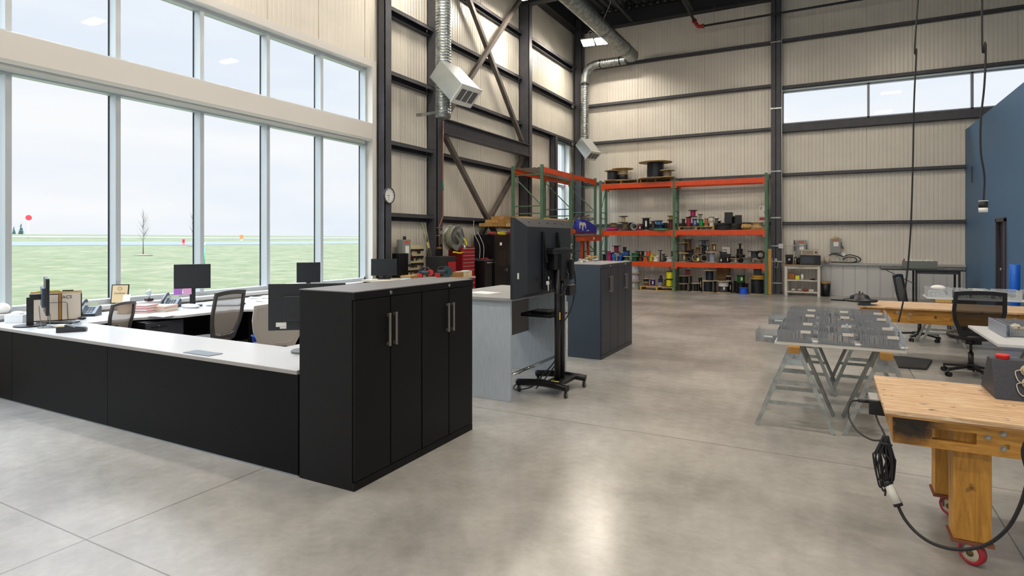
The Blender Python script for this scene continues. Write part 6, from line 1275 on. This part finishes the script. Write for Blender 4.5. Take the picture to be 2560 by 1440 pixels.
# sloped console on the bench
c = thing('sloped_console', (.8, 4.3, .761), 'dark sloped metal console with chained round connectors on the rolling bench', 'console')
DC = mat('3c3e46', .5, .3, nz=.1, ns=90)
MB().prism([(-.14, 0), (.22, 0), (.05, .205), (-.045, .205)], 0, .6, 'x').build('console_shell', DC, c, .003)
n_ = Vector((0, -.915, .404)); 
for i, (x, f) in enumerate(((.155, .72), (.155, .42), (.34, .72), (.34, .42))):
    p0 = Vector((x, -.14+.095*f, .215*f))
    q = MB().cyl(p0, p0+n_*.012, .034, 20).cyl(p0+n_*.012, p0+n_*.03, .026, 20); q.torus(p0+n_*.025, .024, .005, 'y', 16)
    q.build('connector_cap', mat('b8ae98', .4, .6), c)
    MB().tube(spline([p0+n_*.02+Vector((-.03, 0, 0)), p0+n_*.012+Vector((-.055, 0, -.01)), p0+n_*.012+Vector((-.05, -.02, -.05)), p0+n_*.012+Vector((-.03, -.03, -.065)), p0+n_*.012+Vector((-.012, -.02, -.04)), p0+n_*.02+Vector((0, 0, -.02))]), .003, 5).build('cap_chain', mat('cfc8b8', .35, .7), c)
    MB().obox(p0+n_*.003+Vector((.065, 0, 0)), (.045, .003, .055), (-.416, 0, 0)).build('legend_plate', mat('d8d2c6', .5), c)
MB().cyl((.06, 0, .205), (.06, 0, .216), .03, 20).cyl((.06, 0, .216), (.06, 0, .228), .033, 20).build('emergency_button', mat('e03030', .35), c)
# power strip and cables on the bench end
p = thing('power_outlet_box', (.215, 4.0, .68), 'silver and black outlet box screwed to the end of the rolling bench', 'outlet box')
MB().box(-.02, .065, -.03, .14, .0, .05).build('box_body', mat('b8b8b4', .35, .5), p, .003); MB().box(-.024, .06, -.05, -.03, -.035, .045).build('box_front', BLACK, p, .003); MB().cyl((-.075, .03, .02), (-.02, .03, .02), .011, 12).build('plug', BLACK, p)
cb = thing('extension_cable', (.25, 3.6, .5), 'bundled black extension cable hanging from the bench end and sweeping over the floor', 'cable')
def cab(P, r, nm='cable_loop', m_=RUBBER): return MB().tube(spline(P), r, 10).build(nm, m_, cb, 0, True)
cab([(.145, 4.03, .7), (.1, 4.0, .69), (.09, 3.92, .63), (.13, 3.82, .58), (.19, 3.72, .57), (.235, 3.63, .6)], .005)
cab([(.225, 3.94, .645), (.23, 3.8, .64), (.24, 3.66, .64), (.25, 3.6, .6), (.25, 3.6, .45), (.245, 3.59, .33)], .005)
rr = random.Random(4)
for k in range(12):
    dx = rr.uniform(-.045, .04); dy = rr.uniform(-.02, .02); zb = .33+.09*rr.random(); xc = .25+rr.uniform(-.012, .012)
    cab([(xc, 3.6, .635), (xc-.02+dx*.5, 3.6+dy, .55), (xc-.015+dx, 3.6+dy, zb+.12), (xc+dx*.7, 3.6, zb), (xc+.022+dx*.3, 3.6-dy, zb+.1), (xc+.02+dx*.2, 3.6-dy, .53), (xc, 3.6, .63)], .0042)
cab([(.228, 3.59, .595), (.25, 3.57, .6), (.272, 3.59, .592), (.25, 3.62, .595), (.228, 3.59, .6)], .006, 'cable_tie')
PL = lambda u, v, y: ony(u, v, y)
MB().cyl(PL(2221, 1212, 3.6), PL(2243, 1258, 3.58), .021, 14).build('plug_connector', mat('d8d6cc', .4), cb, 0, True); MB().cyl(PL(2214, 1200, 3.6), PL(2223, 1217, 3.6), .021, 12).build('connector_sleeve', BLACK, cb, 0, True); MB().cyl(PL(2238, 1247, 3.59), PL(2247, 1266, 3.58), .022, 12).build('connector_sleeve', BLACK, cb, 0, True)
cab([PL(2243, 1260, 3.58), PL(2262, 1298, 3.55), PL(2295, 1335, 3.5), PL(2340, 1362, 3.45), PL(2400, 1374, 3.4), PL(2465, 1362, 3.35), PL(2515, 1325, 3.3), PL(2548, 1270, 3.25), PL(2570, 1200, 3.2), PL(2600, 1080, 3.1), (1.3, 3.1, 1.1), (1.4, 3.1, 2.2)], .0078, 'sweeping_cable')
# hanging cords
h = thing('hanging_cord', (.75, 7.1, 3.9), 'long black cord slanting from the roof down into the wiring panels', 'cord')
MB().tube(spline([(1.1, 7.2, 8.9)]+[PL(u, v, 7.0) for u, v in ((2295, 0), (2291, 130), (2285, 260), (2282, 420), (2275, 600), (2262, 730))]+[PL(2246, 805, 6.95)]), .0075, 8).build('cord_line', RUBBER, h, 0, True)
h = thing('drop_cord', (1.3, 7.0, 1.94), 'black drop cord with a white-tipped plug hanging by the blue office wall', 'cord')
MB().tube(spline([(1.3, 7.0, 8.9)]+[PL(u, v, 7.0) for u, v in ((2455, 0), (2464, 110), (2461, 210), (2452, 300), (2452, 380), (2461, 440), (2459, 500))]), .0085, 8).build('cord_line', RUBBER, h, 0, True)
a = PL(2458, 505, 7.0); MB().cyl((a[0], 7.0, a[2]+.005), (a[0], 7.0, a[2]-.055), .036, 20).build('plug_body', BLACK, h, 0, True); MB().cyl((a[0], 7.0, a[2]-.055), (a[0], 7.0, a[2]-.095), .036, 20).build('plug_tip', WHITE, h, 0, True); MB().cyl((a[0], 7.0, a[2]+.005), (a[0], 7.0, a[2]+.012), .038, 20).build('plug_collar', WHITE, h, 0, True)
import OpenImageIO as oiio, numpy as np
b=oiio.ImageBuf('/workdir/render_main.png'); a=b.get_pixels(oiio.UINT8)[:,:,:3].astype(float)
s=a.shape[1]/2560
for n,(u,v) in {'wall bay':(1020,280),'wall bay2':(1160,480),'backwall':(1750,300),'backwall2':(2150,500),'floor near':(1500,1200),'floor mid':(1750,850),'floor BL':(100,1400),'floor L':(350,1100),'floor BR':(2000,1300),'cab side':(810,950),'cab door':(930,1000),'counter':(400,950),'worktop':(500,860),'beam':(300,200),'sky':(600,450),'skyhi':(600,120),'grass':(150,700),'desk':(1230,900),'blue wall':(2460,600),'cab2side':(1460,780),'ply':(2350,980),'dado':(2120,700)}.items():
    x,y=int(u*s),int(v*s); print(n, a[y-3:y+4,x-3:x+4].mean((0,1)).round())
